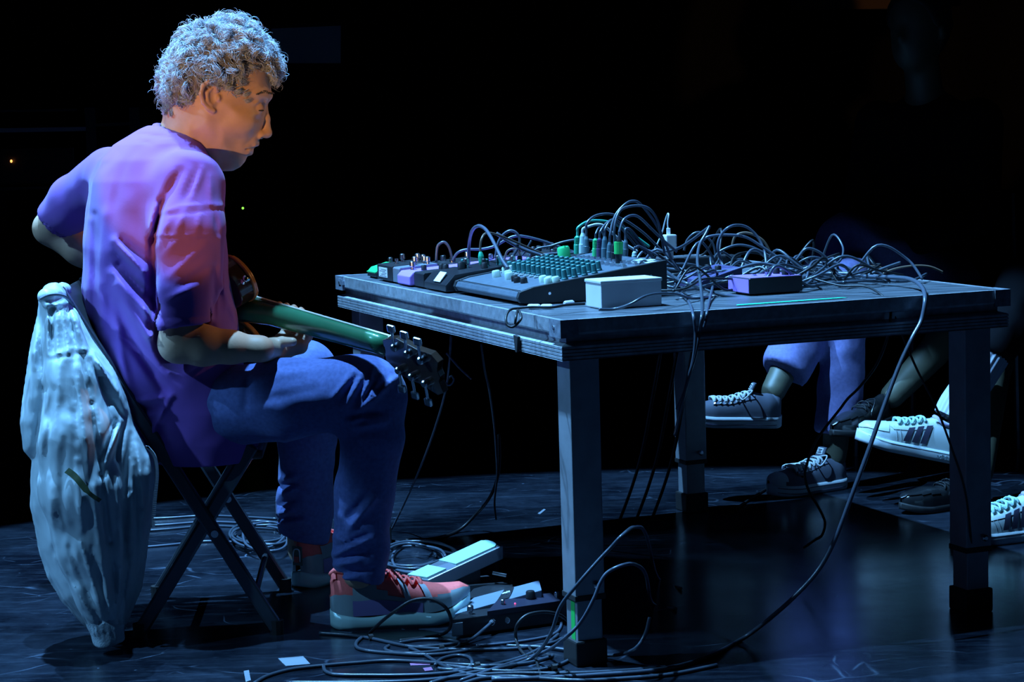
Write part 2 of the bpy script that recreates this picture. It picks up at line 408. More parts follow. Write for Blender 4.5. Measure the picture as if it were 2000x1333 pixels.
# latch at the far end of the left rail, tab near the close end
lt = MB(); e0 = T(-1, 0)-T(0, 0)
for (b, z, w_, h_) in ((1.368, -.012, .012, .009), (1.345, -.014, .006, .006), (1.352, -.008, .004, .003)):
    lt.box(T(-.001, b, z), T(.003, 0)-T(0, 0), T(0, w_/1.2)-T(0, 0), (0, 0, h_/1.2))
lt.build('latch', CORN, tab)
MB().prism([T(-.004, .20, -.047), T(-.004, .222, -.045), T(-.004, .214, -.078), T(-.004, .206, -.078)], T(0, 0)-T(.004, 0), T(0, 0)-T(-.002, 0)).build('bracket_tab', RUB, tab)
GLOW = mat('green fluorescent tape', (.02, .75, .40), .5)
GLOW2 = mat('green leg tape', (.02, .55, .10), .5)
INS = .057
for (a, b) in ((INS, INS), (TL-INS, TW-INS), (TL-INS, INS), (INS, TW-INS)):
    def sq(h, z0, z1): return MB().tbox(a-h, a+h, b-h, b+h, z0-TH, z1-TH)
    lg = sq(.031, .135, TH-.06).build('leg', ALU2, tab, bevel=.003)
    sq(.0265, .03, .14).buildsub('lower_tube', ALU2, lg, bevel=.003)
    sq(.033, 0, .05).buildsub('foot_cap', RUB, lg, bevel=.004)
    sq(.0325, .128, .14).buildsub('clamp_collar', RUB, lg, bevel=.002)
    MB().lathe(T(a+.012, b-.031, .158-TH), T(0, -1)-T(0, 0), [(0, .007), (.006, .007), (.009, .004)], 10).buildsub('bolt', mat('bright steel', (.6, .62, .66), .25, metal=1), lg, smooth=False)
    if (a, b) == (INS, INS):
        MB().tbox(a-.0272, a-.0264, b-.016, b+.002, .046-TH, .126-TH).buildsub('tape_strip', GLOW2, lg)
MB().prism([T(.395, .045, .0012), T(.405, .062, .0012), T(.64, .062, .0012), T(.65, .05, .0012)], 0, (0, 0, .0006)).build('tape_strip', GLOW, tab)
MB().tbox(.385, .475, .262, .275, .0008, .0016).build('tape_strip', mat('white cloth tape', (.75, .7, .75), .6), tab)
# black cable tie hanging on the rail near the close corner is a part of the cable built below

# ------------------------------------------------------------------ the guitarist
SKIN = mat('tanned skin', (.60, .37, .245), .5, spec=.4, noise=.06, nscale=40, bump=.05, bscale=400)
SHIRT = mat('purple cotton', (.25, .095, .42), .9, spec=.15, noise=.06, nscale=12, sheen=.15, bump=.06, bscale=500)
DENIM = mat('dark blue denim', (.115, .145, .36), .85, spec=.2, noise=.16, nscale=120, sheen=.1, bump=.08, bscale=700)
FW = np.array([.848, .53, 0]); RT = np.array([.53, -.848, 0]); YB = 4.46
man = thing('person', 'seated person with curly grey hair in purple T-shirt and jeans, holding a guitar', 'person', (-.62, 4.4, 0))

# --- head, by profile in the photograph's plane, head facing along +x
HPX = 950.
def H(u, v, w=0.): p = PY(u, v, YB); return p+np.array([0, -w, 0])
prof = [(322, 236), (318, 200), (322, 150), (335, 110), (365, 72), (410, 52), (450, 50), (490, 64), (515, 97), (525, 135), (528, 165), (530, 185), (528, 195), (521, 205), (519, 215),
        (515, 240), (509, 262), (506, 274), (504, 282), (496, 289), (495, 294), (492, 299), (483, 305), (479, 315), (470, 326), (455, 334), (436, 335), (415, 327), (398, 315), (392, 330), (372, 345), (335, 300), (318, 262)]
g = Grid(H(300, 365, .12), H(560, 30, -.12), .0022) if False else None
lo = H(300, 370); hi = H(560, 25)
g = Grid((lo[0], YB-.125, lo[2]), (hi[0], YB+.115, hi[2]), .0022)
u, v = g.uv()
Wv = np.interp(v, [60, 200, 250, 290, 335], [.079, .077, .071, .060, .047]).astype(np.float32)
Dv = np.interp(u, [320, 400, 470, 530], [.090, .100, .115, .120]).astype(np.float32)
D = g.pillow(prof, HPX, YB, Wv, Dv, 2.1)
D = g.noise(14, .0, 1)+D
D = sm(D, g.chain([(PY(402, 225, YB), .060), (PY(372, 275, YB), .058), (PY(340, 320, YB), .062)], .02), .03)         # neck
for sgn in (1, -1):
    D = sm(D, g.ell(H(476, 238, sgn*.050), (.028, .018, .024)), .02)                    # cheekbone
    D = sm(D, g.cap(H(525, 187, sgn*.008), H(505, 184, sgn*.046), .0075, .0065), .010)   # brow
    D = smax(D, -g.ell(H(519, 209, sgn*.034), (.016, .018, .013)), .008)                # socket
    D = sm(D, g.ell(H(506, 212, sgn*.031), (.0128, .0128, .0125)), .003)                # lidded eye
    D = sm(D, g.ell(H(509.5, 264, sgn*.013), (.0118, .0085, .0092)), .005)               # nostril wing
    D = smax(D, -g.ell(H(514.5, 269, sgn*.0135), (.0048, .0045, .0032)), .002)
D = sm(D, g.chain([(H(515, 205), .0075), (H(519, 232), .0085), (H(520, 255), .0105)], .006), .008)
D = sm(D, g.ell(H(521, 261), (.0112, .0115, .0100)), .006)
D = sm(D, g.cap(H(499, 283, .018), H(500, 281, 0), .0045, .0055), .006); D = sm(D, g.cap(H(499, 283, -.018), H(500, 281, 0), .0045, .0055), .006)
D = sm(D, g.cap(H(485, 297, .015), H(487.5, 297, 0), .005, .006), .006); D = sm(D, g.cap(H(485, 297, -.015), H(487.5, 297, 0), .005, .006), .006)
D = smax(D, -g.cap(H(484, 291, .026), H(503, 289, 0), .0016, .0022), .003); D = smax(D, -g.cap(H(484, 291, -.026), H(503, 289, 0), .0016, .0022), .003)
D = g.strokes(D, [(507, 258, 478, 284, 5, -.0035), (496, 203, 508, 199, 4, .003), (497, 222, 512, 226, 3, .0022), (496, 232, 508, 236, 3, -.002), (440, 250, 425, 305, 12, .003),
                  (402, 225, 420, 300, 14, .004), (380, 250, 395, 300, 10, -.003), (470, 260, 450, 310, 14, -.003), (440, 205, 470, 225, 10, .003)], YB-.01)
for sgn in (1, -1):                                     # ears
    e = lambda a, b, w_: H(a, b, sgn*w_)
    A = g.ell(e(421, 188, .078), (.0135, .006, .027))
    A = sm(A, g.chain([(e(435, 178, .083), .0042), (e(432, 164, .087), .0046), (e(420, 160, .091), .0048), (e(409, 168, .094), .0048), (e(405, 184, .094), .0046), (e(409, 201, .090), .0044), (e(419, 213, .085), .005), (e(427, 217, .081), .0055)], .003), .004)
    A = sm(A, g.chain([(e(425, 172, .084), .0035), (e(416, 182, .087), .0042), (e(417, 198, .085), .004), (e(424, 206, .082), .004)], .003), .003)
    A = sm(A, g.ell(e(437, 192, .080), (.0045, .005, .007)), .003)
    A = smax(A, -g.ell(e(428, 191, .090), (.0085, .011, .014)), .003)
    D = sm(D, A, .005)
headVQ = sculpt(g, D, 2); headV = headVQ[0]
# --- right arm and hand (near), left arm and hand (far)
SHr = PY(378, 356, 4.315); ELr = PY(347, 672, 4.26); WRr = PY(508, 682, 4.285)
SHl = PY(205, 338, 4.60); ELl = PY(98, 446, 4.72); WRl = PY(300, 575, 4.68)
G0 = PY(500, 606, 4.46); G1 = PY(893, 717, 4.10)        # guitar: neck joint and headstock end
g1 = (G1-G0)/np.linalg.norm(G1-G0)
gn = np.array([.62, .70, .35]); gn -= g1*(gn@g1); gn /= np.linalg.norm(gn)      # out of the fretboard
g2 = np.cross(gn, g1)                                   # across the neck
if g2[2] < 0: g2 = -g2
def GP(x, y, z=0.): return G0+g1*x+g2*y+gn*z           # along, across (up), out of the face
def hand(g, wr, palm, knk, chains, thumb):
    D = g.cap(wr, palm, .024, .028)
    D = sm(D, g.chain([(k, .0125) for k in knk], .01), .02)
    for k in knk: D = sm(D, g.cap(palm, k, .022, .012), .014)
    for ch in chains: D = sm(D, g.chain(ch, .004), .004)
    return sm(D, g.chain(thumb, .004), .008)
lo = np.min([ELr, SHr, WRr], 0)-.08; hi = np.max([ELr, SHr, WRr], 0)+.08; hi[0] += .13; hi[1] += .09
g = Grid(lo, hi, .0026)
D = g.chain([(SHr, .044), (ELr+(SHr-ELr)*.35, .044), (ELr, .037)], .01)
D = sm(D, g.chain([(ELr, .037), (ELr+(WRr-ELr)*.30, .041), (ELr+(WRr-ELr)*.65, .033), (WRr, .0245)], .012), .015)
xh = .09                                               # where along the neck the hand holds it
pal = GP(xh-.012, -.062, -.040)
kn = [GP(xh-.034+.0205*i, -.058-.002*abs(i-1.5), .000) for i in range(4)]
chs = []
for i in range(4):
    x = xh-.036+.0215*i; ln = (.90, 1, 1.03, .95)[i]
    chs.append([(kn[i], .0115), (GP(x, -.048, .026), .0100), (GP(x+.002, -.012, .034*ln), .0090), (GP(x+.003, .018*ln, .018), .0078)])
th_ = [(GP(xh-.034, -.064, -.046), .0150), (GP(xh-.012, -.044, -.050), .0132), (GP(xh+.022, -.030, -.042), .0115), (GP(xh+.050, -.026, -.036), .0092)]
D = sm(D, hand(g, WRr, pal, kn, chs, th_), .015)
armr = sculpt(g, D, 2)
lo = np.min([ELl, SHl, WRl], 0)-.08; hi = np.max([ELl, SHl, WRl], 0)+.13
g = Grid(lo, hi, .0034)
D = g.chain([(SHl, .050), (ELl+(SHl-ELl)*.35, .042), (ELl, .036)], .01)
D = sm(D, g.chain([(ELl, .036), (ELl+(WRl-ELl)*.3, .039), (ELl+(WRl-ELl)*.7, .031), (WRl, .025)], .012), .015)
dl = WRl-ELl; dl /= np.linalg.norm(dl); sd = np.cross(dl, [0, 0, 1]); sd /= np.linalg.norm(sd); upv = np.cross(sd, dl)
pal = WRl+dl*.045
kn = [WRl+dl*(.088-.004*abs(i-1.3))+upv*(.028-.0195*i) for i in range(4)]
chs = [[(kn[i], .0115), (kn[i]+dl*.032-sd*.012, .0100), (kn[i]+dl*.045-sd*.030-upv*.006, .0088), (kn[i]+dl*.040-sd*.046-upv*.012, .0076)] for i in range(4)]
th_ = [(WRl+dl*.02+upv*.022, .015), (WRl+dl*.048+upv*.048-sd*.01, .0125), (WRl+dl*.075+upv*.056-sd*.022, .0105), (WRl+dl*.095+upv*.050-sd*.032, .0088)]
D = sm(D, hand(g, WRl, pal, kn, chs, th_), .015)
arml = sculpt(g, D, 2)
# --- trunk, pelvis, legs under the clothes (coarse)
g = Grid((-1.0, 4.0, .05), (-.15, 4.95, 1.06), .009)
HPr = PY(400, 800, 4.375); HPl = PY(335, 795, 4.555)
KNr = PY(722, 770, 4.325); KNl = PY(598, 728, 4.78); ANr = PY(700, 1120, 4.34); ANl = PY(590, 1075, 4.80)
D = g.ell(PY(312, 430, YB), (.10, .15, .17), (FW, RT, (0, 0, 1)))
D = sm(D, g.ell(PY(345, 660, YB), (.095, .13, .17), (FW, RT, (0, 0, 1))), .05)
D = sm(D, g.ell(PY(365, 790, YB), (.11, .15, .09), (FW, RT, (0, 0, 1))), .05)
D = sm(D, g.cap(PY(345, 300, YB), PY(312, 420, YB), .055, .08), .04)
D = sm(D, g.cap(SHr, SHl, .036), .04)
for hp, kn_, an in ((HPr, KNr, ANr), (HPl, KNl, ANl)):
    D = sm(D, g.cap(hp, kn_, .078, .055), .04); D = sm(D, g.chain([(kn_, .052), (kn_+(an-kn_)*.3, .052), (an, .034)], .01), .03)
trunk = sculpt(g, D, 1)
V, Q = joinq(headVQ, armr, arml, trunk)
link('body', meshq('body', V, Q), SKIN, man)

# --- eyebrow, lash line
HB = mat('grey brow hair', (.09, .08, .07), .8)
for sgn in (1, -1):
    mb = MB()
    for k in range(40):
        t = k/39; p = H(527-21*t, 185+2*t-4*math.sin(t*3.1), sgn*(.010+.039*t))+np.array([.0062*(1-.5*t), -sgn*.0052*(.2+t), .001]); q = p+np.array([-.004*t+.001, -sgn*.007, .003*random.uniform(-1, 1.6)])
        mb.tube([p+(0, 0, .001), (p+q)/2+np.array([.0012, -sgn*.001, .0012]), q], [.0008, .0009, .0003], 4)
    mb.build('eyebrow', HB, man)
    mb = MB(); mb.tube([H(506, 212, sgn*.031)+.0131*np.array([math.cos(a), -sgn*math.sin(a), 0])*.95+np.array([0, 0, -.0045]) for a in (-.3, .1, .5, .9, 1.25)], [.0010, .0017, .0018, .0016, .0010], 5); mb.build('eyelashes', mat('dark lashes', (.02, .017, .015), .6), man)

# --- hair: a lumpy cap and curled locks growing from it
HAIR = mat('curly grey hair', (.44, .50, .56), .6, spec=.4)
HAIRD = mat('dark grey hair', (.15, .145, .14), .6, spec=.4)
hpoly = [(322, 228), (315, 215), (317, 190), (317, 160), (326, 122), (345, 92), (372, 64), (400, 44), (430, 36), (462, 38), (495, 54), (520, 78), (535, 104), (540, 125), (531, 142), (521, 140), (512, 116), (492, 112), (480, 122),
         (478, 145), (474, 165), (470, 186), (464, 192), (452, 180), (440, 166), (428, 156), (412, 156), (402, 166), (400, 188), (396, 206), (378, 216), (350, 224)]
lo = H(300, 245); hi = H(560, 15)
g = Grid((lo[0], YB-.12, lo[2]), (hi[0], YB+.12, hi[2]), .003)
u, v = g.uv()
Wv = np.interp(v, [40, 120, 180, 230], [.094, .094, .087, .076]).astype(np.float32)
Dh = (np.interp(v, [95, 150], [.075, .0]).astype(np.float32)+np.interp(u, [340, 400], [.050, .020]).astype(np.float32)*np.interp(v, [95, 150], [0, 1.]).astype(np.float32))
D = g.pillow(hpoly, HPX, YB, Wv, Dh, 2.2)
ctr = PY(425, 150, YB)
D = D+g.noise(110, .0035, 5, 2)+.0055
hV, hQ = sculpt(g, D, 1)
hair = link('hair', meshq('hair_cap', hV, hQ), HAIRD, man)
nv = hV-ctr; nv[:, 2] *= .9; nv /= np.linalg.norm(nv, axis=1)[:, None]
def locks(count, rr, seed, stray=0.):                # strands drawn together into curled clumps
    r = np.random.default_rng(seed); pu = PIX(hV)
    def paths(p, n, a, ph, tw, L, R_, lf):
        n_ = n; down = np.stack([.35*np.sign(p[:, 0]-ctr[0]+.02), 0*p[:, 0], -np.ones(len(p))], 1)
        fl = down-n_*(down*n_).sum(1)[:, None]; fl /= np.linalg.norm(fl, axis=1)[:, None]+1e-6
        sd = np.cross(n_, fl); ca, sa = np.cos(a)[:, None], np.sin(a)[:, None]; fl = fl*ca+sd*sa; sd = np.cross(n_, fl)
        t = np.linspace(0, 1, 12)[None, :, None]; q = lambda z: z[:, None, None]
        w_ = np.minimum(1, t*2.)
        return p[:, None]-n_[:, None]*.004+fl[:, None]*q(L)*t*(1-.25*t)+n_[:, None]*(q(lf)*np.sin(t*1.9)+.004*t)+(sd[:, None]*np.cos(q(ph)+q(tw)*t)+n_[:, None]*np.sin(q(ph)+q(tw)*t))*q(R_)*w_
    NC = 420; ci = r.integers(len(hV), size=NC); cp = hV[ci]
    ca = r.normal(0, .85, NC); cph = r.uniform(0, 6.28, NC); ctw = r.uniform(4.6, 7.6, NC)*r.choice([-1, 1], NC); cL = r.uniform(.034, .052, NC); cR = r.uniform(.0045, .0085, NC); cl = r.uniform(.004, .011, NC)
    short = np.where(pu[ci][:, 1] > 172, .45, 1.); cL *= short; cR *= short; cl *= short
    CP = paths(cp, nv[ci], ca, cph, ctw, cL, cR, cl)
    si = r.integers(len(hV), size=count); ear_ = (np.abs(pu[si][:, 0]-420) < 22) & (pu[si][:, 1] > 152) & (hV[si][:, 1] < YB); keep = ((pu[si][:, 1] < 200) | (r.random(count) < .5)) & ~ear_; si = si[keep]; p = hV[si]; N = len(p)
    near = np.array([np.argmin(((cp-x)**2).sum(1)) for x in p])
    jt = lambda s_: r.normal(0, s_, N)
    SP = paths(p, nv[si], ca[near]+jt(.16+stray), cph[near]+jt(.2+stray*2), ctw[near]*(1+jt(.08)), cL[near]*(1+jt(.15)+stray*.4), cR[near]*(1+jt(.15)+stray*.3), cl[near]*(1+jt(.2)+stray))
    t = np.linspace(0, 1, 12)[None, :, None]
    dist = np.linalg.norm(p-cp[near], axis=1)[:, None, None]
    pull = (.72*t**.7)*(1-stray)*np.clip(1.4-dist/.02, 0, 1)
    P = SP*(1-pull)+(CP[near]+(SP-CP[near])*.18)*pull
    T_ = np.gradient(P, axis=1); T_ /= np.linalg.norm(T_, axis=2)[:, :, None]+1e-9
    rf = r.normal(size=(N, 1, 3)); e1 = np.cross(T_, rf); e1 /= np.linalg.norm(e1, axis=2)[:, :, None]+1e-9; e2 = np.cross(T_, e1)
    rad = (rr*r.uniform(.6, 1.25, N))[:, None, None]*np.array([1, 1, 1, 1, 1, 1, .95, .9, .8, .65, .45, .15])[None, :, None]
    V = np.stack([P+(e1*math.cos(a)+e2*math.sin(a))*rad for a in (0, 2.09, 4.19)], 2).reshape(-1, 3)
    b = (np.arange(N)*36)[:, None, None]+(np.arange(11)*3)[None, :, None]; k = np.arange(3)[None, None, :]; k2 = (k+1) % 3
    Q = np.stack([b+k, b+k2, b+3+k2, b+3+k], -1).reshape(-1, 4)
    return meshq('curls', V, Q)
sub('curls', locks(19000, .00068, 1), HAIR, hair, True)
sub('fine_curls', locks(2500, .00042, 2, .5), HAIR, hair, True)

# --- T-shirt
g = Grid((-1.09, 4.15, .36), (-.48, 4.82, 1.06), .0042)
rows = [(246, 316, 42), (262, 318, 66), (280, 311, 90), (310, 302, 112), (350, 300, 128), (400, 301, 136), (480, 301, 144), (560, 306, 150), (650, 320, 150), (720, 336, 144), (790, 370, 142), (850, 382, 132), (905, 384, 116)]
zz = np.array([PY(c, r_, YB)[2] for r_, c, h_ in rows])[::-1]; xx = np.array([PY(c, r_, YB)[0] for r_, c, h_ in rows])[::-1]
hb = np.array([h_/950/1.13 for r_, c, h_ in rows])[::-1]
zi = g.z.ravel(); cx = np.interp(zi, zz, xx)[None, None, :].astype(np.float32); bb = np.interp(zi, zz, hb)[None, None, :].astype(np.float32)
U_ = (g.x-cx)*RT[0]+(g.y-YB)*RT[1]; V_ = (g.x-cx)*FW[0]+(g.y-YB)*FW[1]
D = (np.power(np.abs(U_/(bb*1.42))**2.3+np.abs(V_/bb)**2.3, 1/2.3)-1)*bb
D = smax(D.astype(np.float32), np.broadcast_to(g.z-zz[-1], g.shape), .02)
SLr = PY(358, 660, 4.265); SLl = ELl+(SHl-ELl)*.12
sl = g.chain([(PY(368, 362, 4.32), .072), (PY(366, 450, 4.285), .0745), (PY(360, 560, 4.268), .066), (SLr, .060)], .02)
sl = smax(sl, g.plane(PY(358, 637, 4.265), (.10, .0, -1.)), .004)
sf = g.chain([(PY(215, 345, 4.59), .066), (SHl+(ELl-SHl)*.55, .056), (SLl, .050)], .02)
sf = smax(sf, g.plane(SLl+(SHl-ELl)*.02, (ELl-SHl)/np.linalg.norm(ELl-SHl)), .004)
D = sm(sm(D, sl, .028), sf, .03)
D = g.strokes(D, [(352, 335, 318, 395, 9, -.012), (318, 395, 300, 470, 8, -.020), (299, 470, 299, 640, 9, -.022), (312, 416, 350, 404, 3.2, .0030), (350, 404, 400, 399, 3.2, .0030), (400, 399, 440, 402, 3.2, .003),
                  (312, 422, 440, 408, 3, -.003), (300, 459, 350, 462, 2.4, .0028), (350, 462, 415, 461, 2.4, .0028), (300, 465, 415, 467, 2.2, -.0025), (302, 622, 408, 618, 2.2, -.0022),
                  (225, 470, 278, 530, 7, .011), (240, 470, 285, 505, 8, -.014), (230, 500, 262, 532, 9, -.010), (221, 535, 310, 640, 10, .013), (232, 520, 310, 600, 9, -.014), (226, 560, 335, 722, 10, .013), (205, 570, 300, 725, 10, -.009),
                  (205, 420, 195, 720, 13, .006), (175, 430, 172, 690, 7, .004), (186, 420, 184, 640, 7, -.004), (222, 590, 250, 760, 8, .006), (245, 655, 330, 775, 9, -.012), (225, 675, 262, 775, 9, .007),
                  (333, 775, 297, 845, 6, .013), (255, 785, 335, 775, 6, .012), (262, 800, 320, 795, 8, -.010), (270, 830, 300, 880, 6, .006), (306, 820, 325, 860, 9, -.012),
                  (395, 330, 375, 385, 7, .006), (410, 345, 412, 395, 6, .005), (385, 335, 360, 390, 7, -.005), (330, 430, 320, 455, 5, .004), (360, 415, 345, 455, 6, .005), (392, 412, 384, 455, 6, .004), (420, 420, 425, 455, 6, -.005),
                  (320, 500, 345, 470, 7, .004), (330, 540, 400, 480, 8, .005), (350, 560, 410, 520, 7, -.005), (320, 590, 390, 555, 8, .004), (420, 520, 415, 640, 6, -.006), (432, 470, 440, 600, 7, .005),
                  (200, 330, 230, 300, 8, -.004), (270, 262, 330, 268, 4, -.004), (270, 275, 300, 282, 4, -.003), (345, 300, 420, 320, 10, .004), (440, 560, 465, 640, 8, .006), (450, 520, 470, 600, 6, -.005)], 4.47)
D = D+g.noise(38, .0016, 3, 2)
nk = g.chain([(PY(408, 222, YB), .063), (PY(362, 290, YB), .066)], .01)                # neck hole
D = smax(D, -nk, .004)
D = smax(D, -g.chain([(PY(360, 590, 4.268), .056), (PY(352, 680, 4.265), .056)], .01), .004)
D = smax(D, -g.cap(SHl+(ELl-SHl)*.72, ELl, .046), .004)
shirt = link('t_shirt', meshq('t_shirt', *sculpt(g, D, 1)), SHIRT, man)
nax = PY(408, 222, YB)-PY(362, 290, YB); nax /= np.linalg.norm(nax); ne = np.array([0, 1., 0]); nf = np.cross(ne, nax)
cc = PY(354, 281, YB)
ring = [cc+nf*(-.064*math.cos(a))+ne*.070*math.sin(a)*-1+nax*(.004-.030*(1-math.cos(a))*.8) for a in np.linspace(0, 2*math.pi, 40, endpoint=False)]
MB().tube(ring, .0085, 8, closed=True, flat=.45).buildsub('collar', SHIRT, shirt, smooth=True)
# --- jeans
g = Grid((-.93, 4.10, .055), (-.20, 4.92, .62), .0046)
D = sm(g.chain([(HPr, .086), (PY(560, 782, 4.34), .082), (PY(690, 766, 4.32), .0735), (KNr, .070)], .02), g.chain([(KNr, .069), (PY(728, 850, 4.325), .064), (PY(712, 960, 4.335), .060), (PY(706, 1070, 4.34), .056), (PY(700, 1135, 4.34), .053)], .02), .03)
fl_ = sm(g.chain([(HPl, .086), (HPl+(KNl-HPl)*.5, .083), (KNl, .066)], .02), g.chain([(KNl, .066), (PY(600, 850, 4.785), .064), (PY(597, 980, 4.795), .061), (PY(592, 1085, 4.80), .056)], .02), .03)
D = sm(D, fl_, .03)
D = sm(D, g.ell(PY(365, 805, YB), (.10, .14, .09), (FW, RT, (0, 0, 1))), .05)
D = smax(D, -(g.plane(PY(700, 1122, 4.34), (.34, -.1, 1.))+9*(g.y > 4.58)), .004); D = smax(D, -(g.plane(PY(590, 1052, 4.80), (.25, 0, 1.))+9*(g.y < 4.58)), .004)
D = g.strokes(D, [(689, 727, 650, 778, 5, .009), (706, 731, 678, 793, 5, .010), (730, 718, 704, 785, 5, .009), (744, 735, 708, 797, 5, .010), (764, 742, 697, 806, 5, .011), (778, 735, 719, 793, 5, .009),
                  (698, 735, 664, 785, 4, -.008), (718, 735, 692, 792, 4, -.008), (738, 740, 708, 785, 4, -.008), (756, 745, 704, 798, 4, -.007), (685, 825, 715, 810, 5, .012), (712, 818, 745, 816, 5, .009), (690, 836, 756, 824, 6, .012), (680, 815, 750, 804, 6, -.012), (690, 848, 755, 838, 8, -.005),
                  (733, 972, 680, 1036, 6, .011), (720, 965, 672, 1020, 7, -.007), (662, 1005, 690, 1030, 6, .008), (655, 1049, 690, 1070, 6, .012), (651, 1084, 728, 1052, 6, .013), (660, 1070, 720, 1044, 5, -.010), (654, 1104, 700, 1098, 6, .012), (660, 1093, 720, 1078, 4, -.009), (668, 1120, 730, 1112, 5, -.008), (664, 1132, 700, 1128, 6, .008), (690, 880, 680, 960, 9, .004), (745, 870, 750, 950, 9, .003),
                  (500, 740, 640, 715, 10, .004), (480, 790, 620, 760, 10, -.003), (520, 720, 640, 708, 6, -.003), (485, 740, 478, 800, 7, -.006)], 4.50)
D = g.strokes(D, [(549, 937, 580, 932, 5, .011), (548, 948, 580, 945, 4, -.010), (549, 966, 576, 957, 5, .011), (546, 985, 580, 976, 5, -.010), (544, 1005, 572, 1000, 5, .011), (546, 1024, 600, 1018, 6, .013), (546, 1014, 590, 1008, 4, -.010), (552, 1045, 600, 1050, 6, -.008), (560, 900, 556, 860, 6, .003)], 4.9)
D = D+g.noise(45, .0015, 8, 2)
link('jeans', meshq('jeans', *sculpt(g, D, 1)), DENIM, man)

# ------------------------------------------------------------------ shoes
class Shoe:
    def __init__(s, heel, toe_dir, L, up=(0, 0, 1), W=1., collar=.092, toe_h=.042, sole=.026, spring=.012, waist=.5):
        s.o = np.asarray(heel, float); s.ex = np.asarray(toe_dir, float)/np.linalg.norm(toe_dir)
        up = np.asarray(up, float); s.ey = np.cross(up, s.ex); s.ey /= np.linalg.norm(s.ey); s.ez = np.cross(s.ex, s.ey)
        s.L = L; k = L/.29
        s.tw = np.array([0, .02, .06, .13, .25, .42, .60, .72, .84, .92, .97, 1.]); s.ww = np.array([.004, .016, .026, .033, .0345, .036, .043, .0465, .043, .032, .020, .004])*k*W
        s.th = np.array([0, .03, .10, .20, .30, .42, .55, .70, .85, .94, 1.]); s.hh = np.array([collar*.72, collar*.94, collar, collar*.92, collar*.97, collar*.86, collar*.70, toe_h*1.28, toe_h, toe_h*.82, toe_h*.45])
        s.sole = sole; s.spring = spring
    def zb(s, t): return s.spring*np.clip((t-.68)/.32, 0, 1)**1.8+.006*np.clip((.08-t)/.08, 0, 1)**2
    def w(s, t): return np.interp(t, s.tw, s.ww)
    def P(s, x, y, z): return s.o+s.ex*x+s.ey*y+s.ez*z
    def S(s, t, a, off=0.):                            # a: 0 = camera-right side base .. pi = other side base
        c = math.cos(a); sn = math.sin(a); w_ = s.w(t)+off; zs = s.zb(t)+s.sole
        bend = 1-.16*max(0, 1-t/.35)
        y = w_*math.copysign(abs(c)**.62, c)*(1-.45*sn**3*(t < .5)*(.5-t)/.5)
        return s.P(t*s.L+off*(2*t-1), y, zs+(np.interp(t, s.th, s.hh)-s.sole*.4)*(sn**.78)+off*sn)
    def panel(s, test, off=0., nt=40, na=24):
        mb = MB(); ts = .5-.5*np.cos(np.linspace(0, math.pi, nt)); as_ = np.linspace(0, math.pi, na)
        idx = {}; vs = []; fs = []
        def vid(i, j):
            if (i, j) not in idx: idx[i, j] = len(vs); vs.append(s.S(ts[i], as_[j], off))
            return idx[i, j]
        for i in range(nt-1):
            for j in range(na-1):
                if test((ts[i]+ts[i+1])/2, (as_[j]+as_[j+1])/2): fs.append((vid(i, j), vid(i+1, j), vid(i+1, j+1), vid(i, j+1)))
        return mb.add(vs, fs)
    def patch(s, f, off=.0015, n=8, m=4):              # f(p, q) -> (t, a)
        vs = [s.S(*f(i/n, j/m), off) for i in range(n+1) for j in range(m+1)]
        return MB().add(vs, [(i*(m+1)+j, (i+1)*(m+1)+j, (i+1)*(m+1)+j+1, i*(m+1)+j+1) for i in range(n) for j in range(m)])
    def solemesh(s, z0=0., z1=1., grow=1.06, nt=40, bulge=1.03, wave=0.):
        ts = .5-.5*np.cos(np.linspace(0, math.pi, nt)); vs = []; n = 8
        for t in ts:
            w_ = s.w(t)*grow+.001; a = s.zb(t); hgt = s.sole+wave*math.cos(t*12); b0 = a+hgt*z0; b1 = a+hgt*z1; x = s.L*(t-.5)*(1+.018)+s.L*.5
            for (yy, q) in ((-.93, 0), (-bulge, .3), (-bulge, .75), (-.97, 1), (.97, 1), (bulge, .75), (bulge, .3), (.93, 0)): vs.append(s.P(x, yy*w_, b0+(b1-b0)*q))
        return MB().add(vs, [(i*n+j, (i+1)*n+j, (i+1)*n+(j+1) % n, i*n+(j+1) % n) for i in range(nt-1) for j in range(n)]+[tuple(range(n)), tuple(range(nt*n-1, nt*n-n-1, -1))])
def lace_row(sh, ts, m, parent, r=.0026, spread=.62, off=.004, name='laces'):
    mb = MB()
    for k, t in enumerate(ts):
        for sg in (1, -1):
            a0 = math.pi/2-spread*sg; a1 = math.pi/2+spread*sg; t1 = ts[min(k+1, len(ts)-1)]
            mb.tube(spline([sh.S(t, a0, off*.5), sh.S(t+(t1-t)*.3, a0+(a1-a0)*.3, off*1.5), sh.S(t+(t1-t)*.7, a0+(a1-a0)*.7, off*1.6), sh.S(t1, a1, off*.5)], 4), r, 5, flat=.7)
    return mb.build(name, m, parent, smooth=True)
CORAL = mat('coral knit', (1.0, .16, .14), .75, noise=.08, nscale=200, bump=.1, bscale=900)
SGREY = mat('grey shoe panel', (.30, .36, .38), .35, noise=.08, nscale=30)
SVIO = mat('violet shoe panel', (.26, .19, .42), .5)
SFOAM = mat('pale foam sole', (.55, .78, .74), .5)
